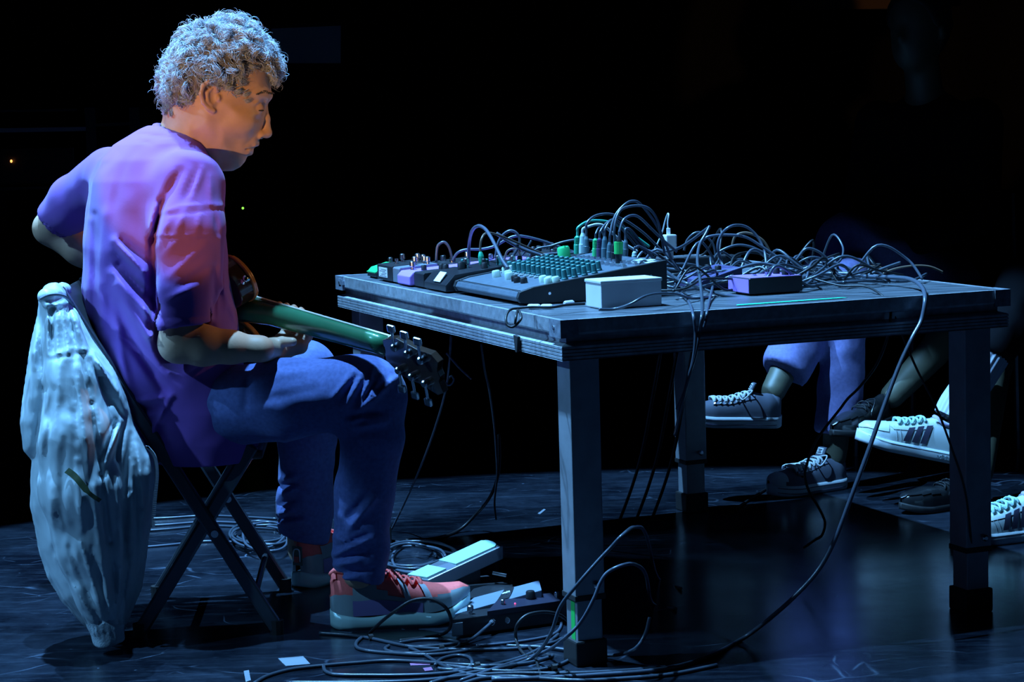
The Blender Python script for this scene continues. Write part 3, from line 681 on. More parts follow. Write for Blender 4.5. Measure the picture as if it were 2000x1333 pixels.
def runner(heel, d, parent, pitch=0., camside=1):
    up = np.array([0, 0, 1.]); d = np.asarray(d, float); d /= np.linalg.norm(d)
    sh = Shoe(heel, d+np.array([0, 0, pitch]), .292, up, W=1.08, collar=.105, toe_h=.050, sole=.030, spring=.030)
    c = lambda t, a: .62 < a < 2.52 and t > .36
    grey = lambda t, a: not ((t < .25 and math.pi*.30 < a < math.pi*.70) or (.80 < a < 2.34 and .30 < t < .90))
    up_ = sh.panel(lambda t, a: True).build('upper', CORAL, parent, smooth=True)
    lowside = lambda a, k: a < k or a > math.pi-k
    sh.panel(lambda t, a: lowside(a, (.55+.18*math.sin(t*9)) if t > .16 else .36) and t < .97, .0022).buildsub('side_panel', SGREY, up_, smooth=True)
    sh.panel(lambda t, a: lowside(a, .26) and .16 < t < .62, .0040).buildsub('mid_panel', SVIO, up_, smooth=True)
    sh.panel(lambda t, a: t > .86 and lowside(a, .85), .0030).buildsub('toe_guard', SGREY, up_, smooth=True)
    for tt in (.47, .62):
        sh.patch(lambda p, q: (tt+.045*q+.05*(1-p), .35+p*.85), .0055).buildsub('overlay_strip', mat('pale grey strip', (.5, .55, .6), .4), up_, smooth=True)
        sh.patch(lambda p, q: (tt+.045*q+.05*(1-p), math.pi-.35-p*.85), .0055).buildsub('overlay_strip', mat('pale grey strip', (.5, .55, .6), .4), up_, smooth=True)
    sh.patch(lambda p, q: (.018+.10*p*0+.03*q, .9+1.34*p), .0035).buildsub('heel_tab', CORAL, up_, smooth=True)
    mb = MB(); mb.tube([sh.S(.02+.27*abs(math.sin(x/2)), .78+.0*x if math.cos(x) > 9 else math.pi/2+(.62)*math.sin(x), .003) for x in np.linspace(0, 2*math.pi, 30, endpoint=False)], .006, 7, closed=True)
    mb.buildsub('collar_pad', CORAL, up_, smooth=True)
    sh.solemesh(wave=.004, bulge=1.06, grow=1.10).build('sole', SFOAM, parent, smooth=True)
    l = lace_row(sh, [.40, .46, .52, .58, .64], CORAL, parent, r=.003, spread=.5)
    return sh
sn = thing_r = bpy.data.objects.new('sneaker', None); COL.objects.link(sn); sn.parent = man; sn.location = -man.location; sn['label'] = 'coral and grey sneaker of the close foot'
def under(o): return o                                 # parts below reuse the pivot's frame
sh1 = runner(PZ(648, 1228)+np.array([0, .005, 0]), (.985, .17, 0), sn, 0.0)
MB().tube(spline([sh1.S(.50, 1.0, .004), sh1.P(.150, -.050, .095), sh1.P(.128, -.058, .124), sh1.P(.121, -.060, .134)], 5), .0024, 6).build('lace_end', CORAL, sn, smooth=True)
sn2 = bpy.data.objects.new('sneaker', None); COL.objects.link(sn2); sn2.parent = man; sn2.location = -man.location; sn2['label'] = 'coral and grey sneaker of the far foot, seen from its heel'
dfar = np.array([.52, .85, 0])
sh2 = runner(PZ(585, 1150)+np.array([.0, .0, 0]), dfar, sn2, 0.0)
# pull tab on the far heel
tb = MB().box(sh2.S(.005, 1.57, .004)+np.array([0, -.004, -.030]), sh2.ey*.013, sh2.ex*.002, (0, 0, .022)).build('pull_tab', mat('dark green tab', (.03, .09, .08), .4), sn2, bevel=.001)
tb2 = MB(); c0 = sh2.S(.005, 1.57, .004)+np.array([0, -.004, -.030])-sh2.ex*.003
tb2.tube(spline([c0+sh2.ey*.009*x+np.array([0, 0, .016*z]) for x, z in ((-1, -.8), (-1, .6), (-.5, 1), (.6, .9), (1, .2), (.9, -.8))], 4), .0016, 5)
tb2.buildsub('tab_loop', mat('pale thread', (.7, .8, .85), .5), tb, smooth=True)
MB().box(c0+np.array([0, 0, -.008]), sh2.ey*.007, sh2.ex*.001, (0, 0, .007)).buildsub('tab_badge', mat('red badge', (.6, .08, .07), .5), tb)

# ------------------------------------------------------------------ guitar
gt = thing('guitar', 'dark electric guitar held by the seated person, its six-peg headstock by the table', 'guitar', G0)
GW = mat('dark lacquered guitar wood', (.030, .018, .013), .18, coat=.6)
GTOP = mat('amber burst guitar top', (.42, .19, .05), .2, coat=.8, noise=.15, nscale=20)
GBIND = mat('cream binding', (.8, .74, .6), .35)
NECKM = mat('lacquered neck', (.035, .17, .08), .25, coat=.5, noise=.1, nscale=15)
CHR = mat('chrome', (.75, .78, .82), .12, metal=1)
bo = [(-.345, .0), (-.335, .075), (-.29, .135), (-.23, .155), (-.17, .140), (-.115, .108), (-.06, .110), (.0, .125), (.045, .095), (.055, .05), (.03, .028), (-.02, .026), (-.02, -.026), (.012, -.045), (.04, -.075), (.05, -.10), (.02, -.125), (-.05, -.118), (-.115, -.112), (-.17, -.145), (-.23, -.165), (-.29, -.14), (-.335, -.078)]
bo = spline([(x-.032, y, 0) for x, y in bo], 4, closed=True)
def shell(pts, z0, z1): return MB().prism([GP(x, y, z0) for x, y, _ in pts], 0, gn*(z1-z0))
bdy = shell(bo, -.050, -.012).build('guitar_body', GW, gt, bevel=.003)
shell(bo*np.array([.985, .985, 1]), -.012, .000).buildsub('top_plate', GTOP, bdy, bevel=.003)
MB().tube([GP(x, y, -.011) for x, y, _ in bo], .0035, 6, closed=True).buildsub('binding', GTOP, bdy, smooth=True)
LN = float(np.linalg.norm(G1-G0)); NE = LN-.185
# neck: half-round back, tapering
mb = MB(); nst = 12; vs = []; fs = []; na = 11
for i in range(nst):
    x = -.03+(NE+.03)*i/(nst-1); w_ = .0285-.0065*i/(nst-1); dp = .026-.005*i/(nst-1)+(.022 if i == 0 else .010 if i == 1 else 0)
    for k in range(na):
        a = math.pi*k/(na-1); vs.append(GP(x, w_*math.cos(a), .006-dp*math.sin(a)**.9))
fs = [(i*na+k, (i+1)*na+k, (i+1)*na+k+1, i*na+k+1) for i in range(nst-1) for k in range(na-1)]+[(i*na, i*na+na-1, (i+1)*na+na-1, (i+1)*na) for i in range(nst-1)]+[tuple(range(na)), tuple(range(nst*na-1, nst*na-na-1, -1))]
mb.add(vs, fs); nk_ = mb.build('neck', NECKM, gt, smooth=True)
fb = MB(); fb.hull([GP(-.10, -.029, .006), GP(NE, -.0225, .006), GP(NE, .0225, .006), GP(-.10, .029, .006)], [GP(-.10, -.028, .0115), GP(NE, -.0215, .0115), GP(NE, .0215, .0115), GP(-.10, .028, .0115)])
fbo = fb.buildsub('fretboard', mat('rosewood', (.045, .022, .014), .45), nk_)
for sg in (1, -1): MB().tube([GP(-.10, sg*.029, .0085), GP(NE, sg*.0225, .0085)], .0022, 6).buildsub('neck_binding', GBIND, nk_)
for k in range(22):
    x = NE-(.629*(1-2**(-(k+1)/12)))
    if x < -.10: break
    t = (x+.10)/(NE+.10); MB().tube([GP(x, -.028+.006*t, .0118), GP(x, .028-.006*t, .0118)], .0009, 4).buildsub('fret', CHR, nk_)
MB().box(GP(NE+.002, 0, .010), g1*.0025, g2*.0225, gn*.005).buildsub('nut', GBIND, nk_)
hd = [(0, .0225), (.015, .030), (.05, .043), (.12, .041), (.165, .046), (.185, .034), (.176, .012), (.182, 0), (.176, -.012), (.185, -.034), (.165, -.046), (.12, -.041), (.05, -.043), (.015, -.030), (0, -.0225)]
back = lambda x, y, z: GP(NE+x, y, z-.20*x)             # headstock leans back
hs = MB(); hs.add([back(x, y, -.012) for x, y in hd]+[back(x, y, .004) for x, y in hd], [tuple(range(14, -1, -1)), tuple(range(15, 30))]+[(i, (i+1) % 15, 15+(i+1) % 15, 15+i) for i in range(15)])
hso = hs.build('headstock', GW, gt, bevel=.0015)
PEG = mat('satin tuner metal', (.55, .60, .66), .2, metal=1)
for sg in (1, -1):
    for k in range(3):
        x = .050+.043*k
        p = MB(); p.lathe(back(x, sg*.026, -.012), -gn, [(0, .0085), (.010, .0085), (.013, .006)], 12)
        p.lathe(back(x, sg*.026, -.019), g2*sg, [(0, .003), (.034, .003)], 8)
        po = p.build('tuning_peg', PEG, gt, smooth=False)
        c = back(x, sg*.068, -.019)
        MB().box(c, g1*.0095, g2*.0085, gn*.0035).buildsub('peg_button', PEG, po, bevel=.003)
        MB().lathe(back(x, sg*.026, .004), gn, [(0, .0055), (.004, .005), (.004, .003), (.018, .003)], 10).buildsub('string_post', CHR, po)
for k in range(6):
    y = (k-2.5)/2.5
    sg = 1 if y > 0 else -1; j = (2.5-abs(k-2.5)); x = .050+.043*min(2, j)
    MB().tube([GP(-.27, y*.026, .016), GP(NE+.002, y*.018, .0165), back(x, sg*.026, .014)], .0006+.0001*k, 4).build('string', PEG, gt)
br = MB().box(GP(-.27, 0, .009), g1*.008, g2*.040, gn*.009).build('bridge', CHR, gt, bevel=.002)
MB().box(GP(-.315, 0, .008), g1*.008, g2*.045, gn*.006).build('tailpiece', CHR, gt, bevel=.002)
for x in (-.14, -.225): MB().box(GP(x, 0, .006), g1*.018, g2*.034, gn*.007).build('pickup', mat('cream plastic', (.6, .55, .42), .4), gt, bevel=.002)
for x, y in ((-.24, -.115), (-.20, -.095), (-.28, -.10), (-.24, -.085)): MB().lathe(GP(x, y, 0), gn, [(0, .011), (.003, .012), (.014, .0095), (.016, .008)], 14).build('control_knob', mat('amber knob', (.35, .17, .05), .25), gt)
MB().lathe(GP(.015, .085, -.03), g1*.8+g2*.6, [(0, .008), (.003, .008), (.006, .004), (.012, .004), (.014, .0085), (.019, .0075)], 12).build('strap_button', CHR, gt, smooth=True)

# ------------------------------------------------------------------ folding chair and the jacket over its back
CHM = mat('dark glossy chair tube', (.10, .115, .14), .25, metal=.6)
ch = thing('folding_chair', 'black folding chair with crossed legs under the guitarist, a pale jacket over its back', 'chair', (-.72, 4.5, 0))
LF = np.array([-.06, .998, 0]); FC = np.array([.998, .06, 0])
F0 = PZ(541, 1228, .012); B0 = PY(112, 566, 4.34); R0 = PZ(287, 1158, .012); S0 = PY(500, 872, 4.44)
WCH = .40
def bar(a, b, w1, w2):                                  # flat oval bar
    d = (b-a)/np.linalg.norm(b-a); s_ = LF-d*(LF@d); s_ /= np.linalg.norm(s_); n_ = np.cross(d, s_)
    return MB().box((a+b)/2, (b-a)/2, s_*w1, n_*w2)
Ra = PZ(287, 1158, .012)-LF*WCH*0
rear = F0+np.array([-.285, -.017, 0])
R0 = rear
for k in (0, 1):
    o = LF*WCH*k
    i_ = LF*(.022 if k == 0 else -.022)
    bar(F0+o, B0+o+np.array([0, 0, 0]), .010, .0145).build('back_post', CHM, ch, bevel=.005)
    st = F0+FC*(-.035)+np.array([0, 0, .385])
    bar(rear+o+i_, st+o+i_, .010, .0145).build('cross_leg', CHM, ch, bevel=.005)
    for p in (F0+o, rear+o+i_): MB().lathe(p-np.array([0, 0, .012]), (0, 0, 1), [(0, .014), (.03, .015)], 10).build('foot_cap', RUB, ch)
    piv = F0+(B0-F0)*.30
    MB().lathe(F0+o+(B0-F0)*.285-LF*.014, LF, [(0, .008), (.05, .008)], 10).build('pivot', CHR, ch)
for a_, z_ in ((.12, 0), (.93, 0)): pass
MB().tube([F0+(B0-F0)*.10, F0+(B0-F0)*.10+LF*WCH], .007, 8).build('stretcher', CHM, ch)
MB().tube([rear+(st-rear)*.16+LF*.02, rear+(st-rear)*.16+LF*(WCH-.02)], .007, 8).build('stretcher', CHM, ch)
sc_ = F0+LF*WCH/2-FC*.20+np.array([0, 0, .365])
MB().box(sc_, FC*.185, LF*(WCH/2-.015), (0, 0, .010)).build('seat', mat('black vinyl seat', (.02, .02, .024), .4), ch, bevel=.006)
MB().box(B0+LF*WCH/2-(B0-F0)*.09, (B0-F0)*.085, LF*(WCH/2), np.cross(LF, (B0-F0)/np.linalg.norm(B0-F0))*.008).build('backrest', mat('black vinyl seat', (.02, .02, .024), .4), ch, bevel=.005)

JK = mat('pale blue-grey nylon', (.52, .60, .64), .42, spec=.45, noise=.10, nscale=14, bump=.55, bscale=48)
_nt = JK.node_tree
for _n in _nt.nodes:
    if _n.type == 'BUMP':
        _n.inputs['Distance'].default_value = .010; _n.inputs['Strength'].default_value = .9
        _q = _n.inputs['Height'].links[0].from_node; _q.noise_type = 'RIDGED_MULTIFRACTAL'; _q.inputs['Scale'].default_value = 34; _q.inputs['Detail'].default_value = 5
        _mp = _nt.nodes.new('ShaderNodeMapping'); _mp.inputs['Scale'].default_value = (1, 1, .5)
        _nt.links.new(_q.inputs['Vector'].links[0].from_socket, _mp.inputs['Vector']); _nt.links.new(_mp.outputs[0], _q.inputs['Vector'])
jk = thing('jacket', 'pale grey nylon windbreaker hung over the back of the folding chair, one sleeve reaching down', 'jacket', (-.85, 4.22, 0))
g = Grid((-1.05, 4.07, .004), (-.66, 4.47, .82), .0040)
pm = 1000.
shellp = [(110, 553), (90, 560), (77, 578), (72, 620), (63, 662), (50, 740), (40, 826), (46, 880), (62, 900), (60, 990), (78, 1076), (98, 1130), (122, 1175), (150, 1208), (178, 1236), (205, 1246), (240, 1238), (256, 1195), (275, 1150), (288, 1060), (300, 1000), (306, 925), (297, 890), (284, 868), (262, 830), (254, 800), (246, 775), (222, 722), (180, 664), (160, 628), (146, 606), (136, 600), (126, 572)]
D = g.pillow(shellp, pm, 4.305, .075, .055, 2.)
slv = g.chain([(PY(122, 640, 4.225), .036), (PY(138, 740, 4.210), .058), (PY(150, 850, 4.200), .076), (PY(160, 960, 4.195), .080), (PY(175, 1060, 4.200), .066), (PY(195, 1150, 4.205), .048), (PY(207, 1215, 4.210), .034)], .02)
slv = sm(slv, g.cap(PY(206, 1215, 4.210), PY(212, 1247, 4.210), .030, .030), .006)
slv = smax(slv, -g.plane(PY(211, 1255, 4.210), (-.12, 0, 1.)), .004)
D = sm(D, slv, .012)
D = sm(D, g.cap(PY(94, 582, 4.225), PY(124, 566, 4.420), .019, .016), .02)
D = g.strokes(D, [(92, 596, 94, 692, 4, .007), (101, 596, 104, 690, 3.5, -.007), (111, 594, 114, 690, 4, .006), (122, 596, 134, 690, 4, .008), (131, 600, 150, 690, 4, -.009), (140, 608, 165, 685, 5, .008), (80, 590, 130, 580, 4, -.006), (85, 599, 134, 592, 4, .006),
                  (97, 697, 140, 681, 2.4, .0035), (140, 681, 172, 683, 2.4, .0035), (98, 702, 172, 690, 3, -.0025), (76, 600, 84, 760, 6, -.010), (84, 760, 64, 900, 6, -.012), (64, 690, 56, 830, 5, .006), (72, 640, 68, 720, 4, .005),
                  (160, 692, 178, 790, 6, -.010), (178, 790, 198, 930, 6, -.014), (198, 930, 214, 1060, 6, -.015), (214, 1060, 228, 1170, 6, -.012), (182, 690, 226, 765, 5, .010), (176, 705, 214, 790, 5, -.010), (222, 735, 244, 800, 6, .011), (212, 770, 240, 815, 4, -.008), (238, 822, 206, 905, 6, .011), (224, 826, 196, 900, 5, -.012), (247, 815, 226, 900, 5, -.009),
                  (256, 850, 246, 960, 6, -.010), (246, 960, 244, 1090, 6, -.010), (268, 872, 282, 1000, 5, .008), (282, 1000, 272, 1120, 5, .006), (230, 930, 238, 1110, 6, .009), (263, 900, 266, 1060, 4, -.006), (290, 890, 294, 1030, 4, .005),
                  (120, 715, 100, 860, 8, .006), (140, 710, 150, 860, 7, -.006), (152, 740, 172, 900, 6, .007), (108, 760, 84, 930, 6, -.006), (125, 860, 118, 1020, 8, -.005), (150, 900, 160, 1040, 7, .006), (96, 930, 104, 1060, 7, .005), (182, 950, 196, 1080, 5, .006),
                  (110, 1090, 185, 1215, 5, .007), (135, 1070, 195, 1215, 5, -.008), (158, 1060, 204, 1215, 5, .008), (180, 1070, 212, 1210, 4, -.007), (198, 1090, 218, 1215, 4, .007), (236, 1110, 226, 1215, 4, .006), (250, 1100, 234, 1210, 4, -.007), (192, 1214, 238, 1212, 4, -.007)]+[(182+i*6.2, 1222, 183+i*6.2, 1252, 1.7, .004) for i in range(10)], 4.42)
D = D+g.noise(46, .0026, 21, 2, .25)+g.noise(95, .0010, 31, 2, .6)
V, Q = sculpt(g, D, 1)
# the elastic cuff is the lowest stretch of the sleeve
pu = PIX(V); low = (pu[:, 1] > 1218)
ql = low[Q].all(1)
def subset(V, Q):
    u_, inv = np.unique(Q, return_inverse=True); return V[u_], inv.reshape(Q.shape)
jb = link('jacket_shell', meshq('jacket_shell', *subset(V, Q[~ql])), JK, jk)
rb = []                                                 # dark olive stripe lying on the sleeve
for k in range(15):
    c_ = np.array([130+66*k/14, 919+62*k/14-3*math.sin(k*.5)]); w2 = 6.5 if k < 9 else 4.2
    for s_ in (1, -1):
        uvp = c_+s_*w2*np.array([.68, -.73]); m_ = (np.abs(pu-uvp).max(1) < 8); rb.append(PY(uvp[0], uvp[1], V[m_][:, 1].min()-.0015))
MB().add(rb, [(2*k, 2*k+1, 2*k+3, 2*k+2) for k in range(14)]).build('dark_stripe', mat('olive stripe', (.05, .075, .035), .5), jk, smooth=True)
if ql.any(): link('cuff', meshq('cuff', *subset(V, Q[ql])), mat('ribbed elastic cuff', (.40, .47, .52), .6, bump=.3, bscale=300), jk)
# zip along the open edge, collar roll
zp = spline([PY(u, v, 4.245) for u, v in ((285, 872), (300, 892), (305, 925), (301, 975), (297, 1030))], 8)
MB().tube(zp, .004, 6, flat=.5).build('zip_tape', mat('dark zip tape', (.12, .14, .17), .7), jk, smooth=True)
zt = MB()
for i in range(0, len(zp)-1):
    for f in (0, .5):
        p = zp[i]*(1-f)+zp[i+1]*f; zt.box(p+np.array([.003, -.003, 0]), (.0030, 0, 0), (0, .0015, 0), (0, 0, .0011))
zt.build('zip_teeth', mat('pale zip teeth', (.7, .75, .8), .3), jk)
MB().tube(spline([PY(u, v, y_) for u, v, y_ in ((80, 584, 4.200), (98, 576, 4.19), (120, 577, 4.215), (134, 586, 4.27), (142, 598, 4.33))], 6), .0045, 6, flat=.6).build('collar_edge', mat('darker grey trim', (.16, .19, .24), .6), jk, smooth=True)

# ------------------------------------------------------------------ gear on the table
BLKM = mat('black powder-coat', (.018, .019, .023), .42, noise=.15, nscale=90)
GRYM = mat('grey enamel', (.16, .18, .22), .45)
PURM = mat('violet enamel', (.42, .22, .75), .38)
TEALK = mat('teal rubber knob', (.035, .19, .19), .5)
PALEK = mat('pale cream knob', (.55, .68, .60), .4)
PAPER = mat('white paper label', (.78, .76, .78), .6)
STEEL = mat('bright steel', (.6, .62, .66), .25, metal=1)
GRNM = mat('green enamel', (.03, .48, .16), .4)
KNOB = {}
def knob_mesh(kind):
    if kind not in KNOB:
        m = MB()
        if kind == 'chrome': m.lathe((0, 0, 0), (0, 0, 1), [(0, .0045), (.006, .004), (.008, .0065), (.017, .006), (.019, .0035)], 12)
        elif kind == 'tall': m.lathe((0, 0, 0), (0, 0, 1), [(0, .0068), (.003, .0068), (.004, .0058), (.0195, .0050), (.0205, .0038)], 10); m.box((0, -.0045, .012), (.0008, 0, 0), (0, .0012, 0), (0, 0, .008))
        elif kind == 'cap': m.lathe((0, 0, 0), (0, 0, 1), [(0, .008), (.010, .0075), (.012, .006)], 12)
        elif kind == 'switch': m.lathe((0, 0, 0), (0, 0, 1), [(0, .008), (.003, .008), (.0035, .005), (.010, .005), (.011, .0065), (.016, .006)], 12)
        elif kind == 'pot': m.lathe((0, 0, 0), (0, 0, 1), [(0, .0075), (.012, .007), (.0135, .006)], 12); m.box((0, -.003, .0138), (.0008, 0, 0), (0, .003, 0), (0, 0, .0006))
        elif kind == 'nut': m.lathe((0, 0, 0), (0, 0, 1), [(0, .0065), (.003, .0065), (.0032, .0045), (.006, .0045)], 8)
        elif kind == 'fader': m.box((0, 0, .006), (.0075, 0, 0), (0, .0045, 0), (0, 0, .006)); m.box((0, 0, .0125), (.0075, 0, 0), (0, .0008, 0), (0, 0, .0006))
        KNOB[kind] = m
    return KNOB[kind]
MESHC = {}
def put(kind, name, m, P, parent, sc=1., tilt=None):
    key = (kind, m.name)
    if key not in MESHC:
        me = knob_mesh(kind).mesh(kind); me.materials.append(m)
        if kind in ('chrome', 'cap', 'tall', 'pot', 'switch'):
            me.shade_smooth(); me.set_sharp_from_angle(angle=.7)
        MESHC[key] = me
    o = bpy.data.objects.new(name, MESHC[key]); COL.objects.link(o); o.parent = parent
    o.location = Vector([float(c) for c in P])-parent.matrix_basis.translation if parent.parent is None else Vector([float(c) for c in P])
    o.rotation_euler = (0, 0, TTH) if tilt is None else tilt; o.scale = (sc, sc, sc)
    return o
def wedge(a0, a1, b0, b1, zf, zr, ch=.006, z0=.004):    # pedal case: low towards the player, chamfered front edge
    pr = [(a0, z0), (a0, zf-ch), (a0+ch, zf), (a1-ch*.5, zr), (a1, zr-ch*.5), (a1, z0)]
    return MB().prism([T(a, b0, z) for a, z in pr], 0, T(0, b1-b0)-T(0, 0))
def topz(q, a): return q[4]+(q[5]-q[4])*(a-q[0])/(q[1]-q[0])
def pedal(name, label, q, m, knobs=(), group=None, feet=True, ch=.006, bev=.0015):
    t = thing(name, label, 'pedal', T((q[0]+q[1])/2, (q[2]+q[3])/2), group)
    wedge(*q, ch=ch).build('case', m, t, bevel=bev)
    for (kind, km, fa, fb, sc) in knobs:
        a = q[0]+fa*(q[1]-q[0]); b = q[2]+fb*(q[3]-q[2])
        put(kind, {'chrome': 'knob', 'tall': 'knob', 'cap': 'knob', 'pot': 'knob', 'switch': 'foot_switch', 'nut': 'jack_nut', 'fader': 'slider'}[kind], km, T(a, b, topz(q, a)-.001), t, sc)
    if feet:
        for fa in (.15, .85):
            for fb in (.12, .88): MB().lathe(T(q[0]+fa*(q[1]-q[0]), q[2]+fb*(q[3]-q[2]), 0), (0, 0, 1), [(0, .006), (.0045, .006)], 8).build('rubber_foot', RUB, t)
    return t
C, SW = STEEL, STEEL
q = (.045, .115, 1.225, 1.295, .024, .034); t = pedal('effects_pedal', 'small green pedal at the left end of the table, beside the black labelled box', q, BLKM, [('chrome', C, .7, .5, 1)], ch=.010)
wedge(.043, .100, 1.227, 1.293, .026, .036, ch=.012, z0=.0165).build('top_plate', GRNM, t)
q = (.035, .135, 1.074, 1.186, .040, .046); t = pedal('effects_pedal', 'black box pedal with a white paper label on its left end', q, BLKM, [('chrome', C, .55, .75, 1.1), ('chrome', C, .8, .4, 1.1), ('chrome', C, .85, .18, 1), ('switch', SW, .3, .5, .8)], ch=.002)
lb = MB().tbox(.0340, .0347, 1.110, 1.172, .011, .034).build('paper_label', PAPER, t)
for k in range(5): MB().tbox(.0336, .0339, 1.117+.006*(k % 2), 1.166-.01*(k % 3), .014+.0038*k, .0150+.0038*k).buildsub('printed_line', mat('faint print', (.45, .45, .5), .7), lb)
q = (.035, .130, 1.024, 1.072, .039, .045); t = pedal('effects_pedal', 'slim grey pedal between the black labelled box and the violet pedal', q, GRYM, [('chrome', C, .5, .5, 1.15), ('chrome', C, .8, .3, 1), ('chrome', C, .8, .75, 1)], ch=.003)
q = (.028, .34, .935, 1.021, .034, .052); t = pedal('effects_pedal', 'violet pedal with a long sloping top, left of the mixer', q, PURM, [('chrome', C, .10, .75, 1.1), ('pot', BLKM, .14, .25, .9), ('chrome', C, .72, .3, .9), ('chrome', C, .72, .7, .9)], ch=.010, bev=.003)
q = (.038, .14, .866, .932, .036, .042); t = pedal('effects_pedal', 'narrow plain black pedal between the violet pedal and the stickered one', q, BLKM, [('pot', BLKM, .6, .3, 1), ('pot', BLKM, .6, .7, 1)], ch=.003)
q = (.036, .235, .718, .860, .040, .060); t = pedal('effects_pedal', 'wide black pedal with a white sticker on its slanted front', q, mat('black gloss plastic', (.02, .021, .026), .28), [('tall', TEALK, .42, .78, .9), ('pot', BLKM, .35, .60, 1.2), ('chrome', C, .42, .62, 1.2), ('tall', TEALK, .60, .45, .8), ('tall', TEALK, .60, .36, .8), ('tall', BLKM, .52, .22, 1), ('tall', TEALK, .72, .30, .8), ('tall', TEALK, .72, .20, .8), ('pot', BLKM, .5, .12, 1), ('chrome', C, .80, .50, .9), ('chrome', C, .80, .60, .9), ('chrome', C, .85, .15, 1)], ch=.022, bev=.002)
MB().prism([T(.0375, .757, .0225), T(.0375, .797, .0225), T(.0545, .797, .0425), T(.0545, .757, .0425)], 0, T(-.0012, 0, .0012)-T(0, 0)).build('sticker', PAPER, t)
for k, (a0, a1, b0, b1, z, n, lab) in enumerate([(.17, .27, 1.07, 1.19, .045, 3, 'black pedal with chrome knobs behind the labelled box'), (.36, .47, 1.00, 1.15, .060, 7, 'black pedal crowned with a row of chrome knobs, behind the violet one'),
        (.36, .48, .83, .97, .056, 5, 'black pedal with chrome knobs right of the knob-crowned one'), (.25, .34, .78, .92, .052, 4, 'black pedal with chrome knobs behind the stickered pedal'), (.40, .52, 1.18, 1.30, .040, 3, 'low black pedal at the far left corner of the table')]):
    r = random.Random(k); q = (a0, a1, b0, b1, z*.85, z)
    kn_ = [('chrome' if r.random() < .75 else 'pot', C if r.random() < .8 else BLKM, .25+.5*(i % 2), .1+.8*(i+.5)/n, r.uniform(.9, 1.2)) for i in range(n)]
    pedal('effects_pedal', lab, q, BLKM, kn_, ch=.004)
# --- mixer
MA0, MA1, MB0, MB1 = .052, .385, .335, .712
MIXM = mat('dark mixer panel', (.10, .125, .16), .42, noise=.1, nscale=60)
MIXS = mat('black mixer flank', (.015, .017, .021), .55)
mx_ = thing('mixing_console', 'black audio mixer with rows of teal knobs, plugs standing in its top edge', 'mixer', T((MA0+MA1)/2, (MB0+MB1)/2))
def mz(a): return .034+.040*(a-.085)/(.30)
prf = [(MA0+.03, .004), (MA0+.006, .007), (MA0, .016), (MA0+.005, .026), (MA0+.033, .034), (MA1, mz(MA1)), (MA1, .004)]
MB().prism([T(a, MB0+.010, z) for a, z in prf], 0, T(0, MB1-MB0-.02)-T(0, 0)).build('panel', MIXM, mx_, bevel=.0015)
prf2 = [(MA0+.034, .002), (MA0+.004, .005), (MA0-.002, .016), (MA0+.003, .028), (MA0+.033, .0365), (MA1+.003, mz(MA1)+.0025), (MA1+.003, .002)]
for b in (MB0, MB1-.012):
    e = MB().prism([T(a, b, z) for a, z in prf2], 0, T(0, .012)-T(0, 0)).build('side_cheek', MIXS, mx_, bevel=.002)
    for a, z in ((.35, .045), (.12, .022)): MB().lathe(T(a, b if b == MB0 else b+.012, z), T(0, -1 if b == MB0 else 1)-T(0, 0), [(0, .0035), (.0015, .003)], 8).buildsub('screw', STEEL, e)
for k in range(4): MB().tube([T(MA0+.0015+.004*k*.6, MB0+.012, .017+.0042*k), T(MA0+.0015+.004*k*.6, MB1-.012, .017+.0042*k)], .0011, 5).build('front_rib', MIXS, mx_)
slope = math.atan2(.040, .30)
TILT = (Matrix.Rotation(TTH, 4, 'Z') @ Matrix.Rotation(-slope, 4, 'Y')).to_euler()
for col in range(12):                                   # knob field: columns along the width, rows up the slope
    b = MB0+.034+col*.0272
    for row in range(5):
        a = .170+row*.0225
        if col == 0 and row == 4: continue
        put('tall', 'knob', TEALK, T(a, b, mz(a)), mx_, 1.0 if row else 1.05, TILT)
for col in range(12):
    b = MB0+.034+col*.0272
    put('fader', 'button', mat('pale key', (.55, .60, .62), .5), T(.152, b, mz(.152)-.006), mx_, .75, TILT)
    for a in (.305, .333): put('nut', 'jack_socket', STEEL, T(a, b, mz(a)), mx_, 1.05, TILT)
for a, b, kind, m_, s_ in ((.118, .620, 'cap', PALEK, 1.2), (.132, .585, 'cap', PALEK, 1.15), (.118, .545, 'cap', PALEK, 1.25), (.112, .500, 'cap', BLKM, 1), (.105, .470, 'cap', BLKM, 1), (.108, .440, 'cap', BLKM, 1),
        (.135, .400, 'cap', PALEK, 1.1), (.140, .380, 'cap', PALEK, 1.), (.128, .358, 'cap', PALEK, 1.1), (.142, .350, 'cap', PALEK, 1.1), (.150, .640, 'cap', PALEK, 1.3)):
    put(kind, 'knob', m_, T(a, b, mz(a)), mx_, s_, TILT)
MB().tbox(.165, .285, .652, .687, mz(.20)-.004, mz(.25)+.003).build('display_block', mat('pale grey plastic', (.55, .56, .60), .4), mx_, bevel=.002)
for a, b in ((.360, .352), (.372, .385), (.346, .385), (.366, .420)): MB().prism([T(a-.010, b-.012, mz(a-.01)+.0006), T(a+.010, b-.012, mz(a+.01)+.0006), T(a+.010, b+.014, mz(a+.01)+.0006), T(a-.010, b+.014, mz(a-.01)+.0006)], 0, (0, 0, .0012)).build('label_strip', mat('pale key', (.55, .60, .62), .5), mx_)
put('pot', 'knob', GRNM, T(.31, .690, mz(.31)), mx_, 2.0, TILT)
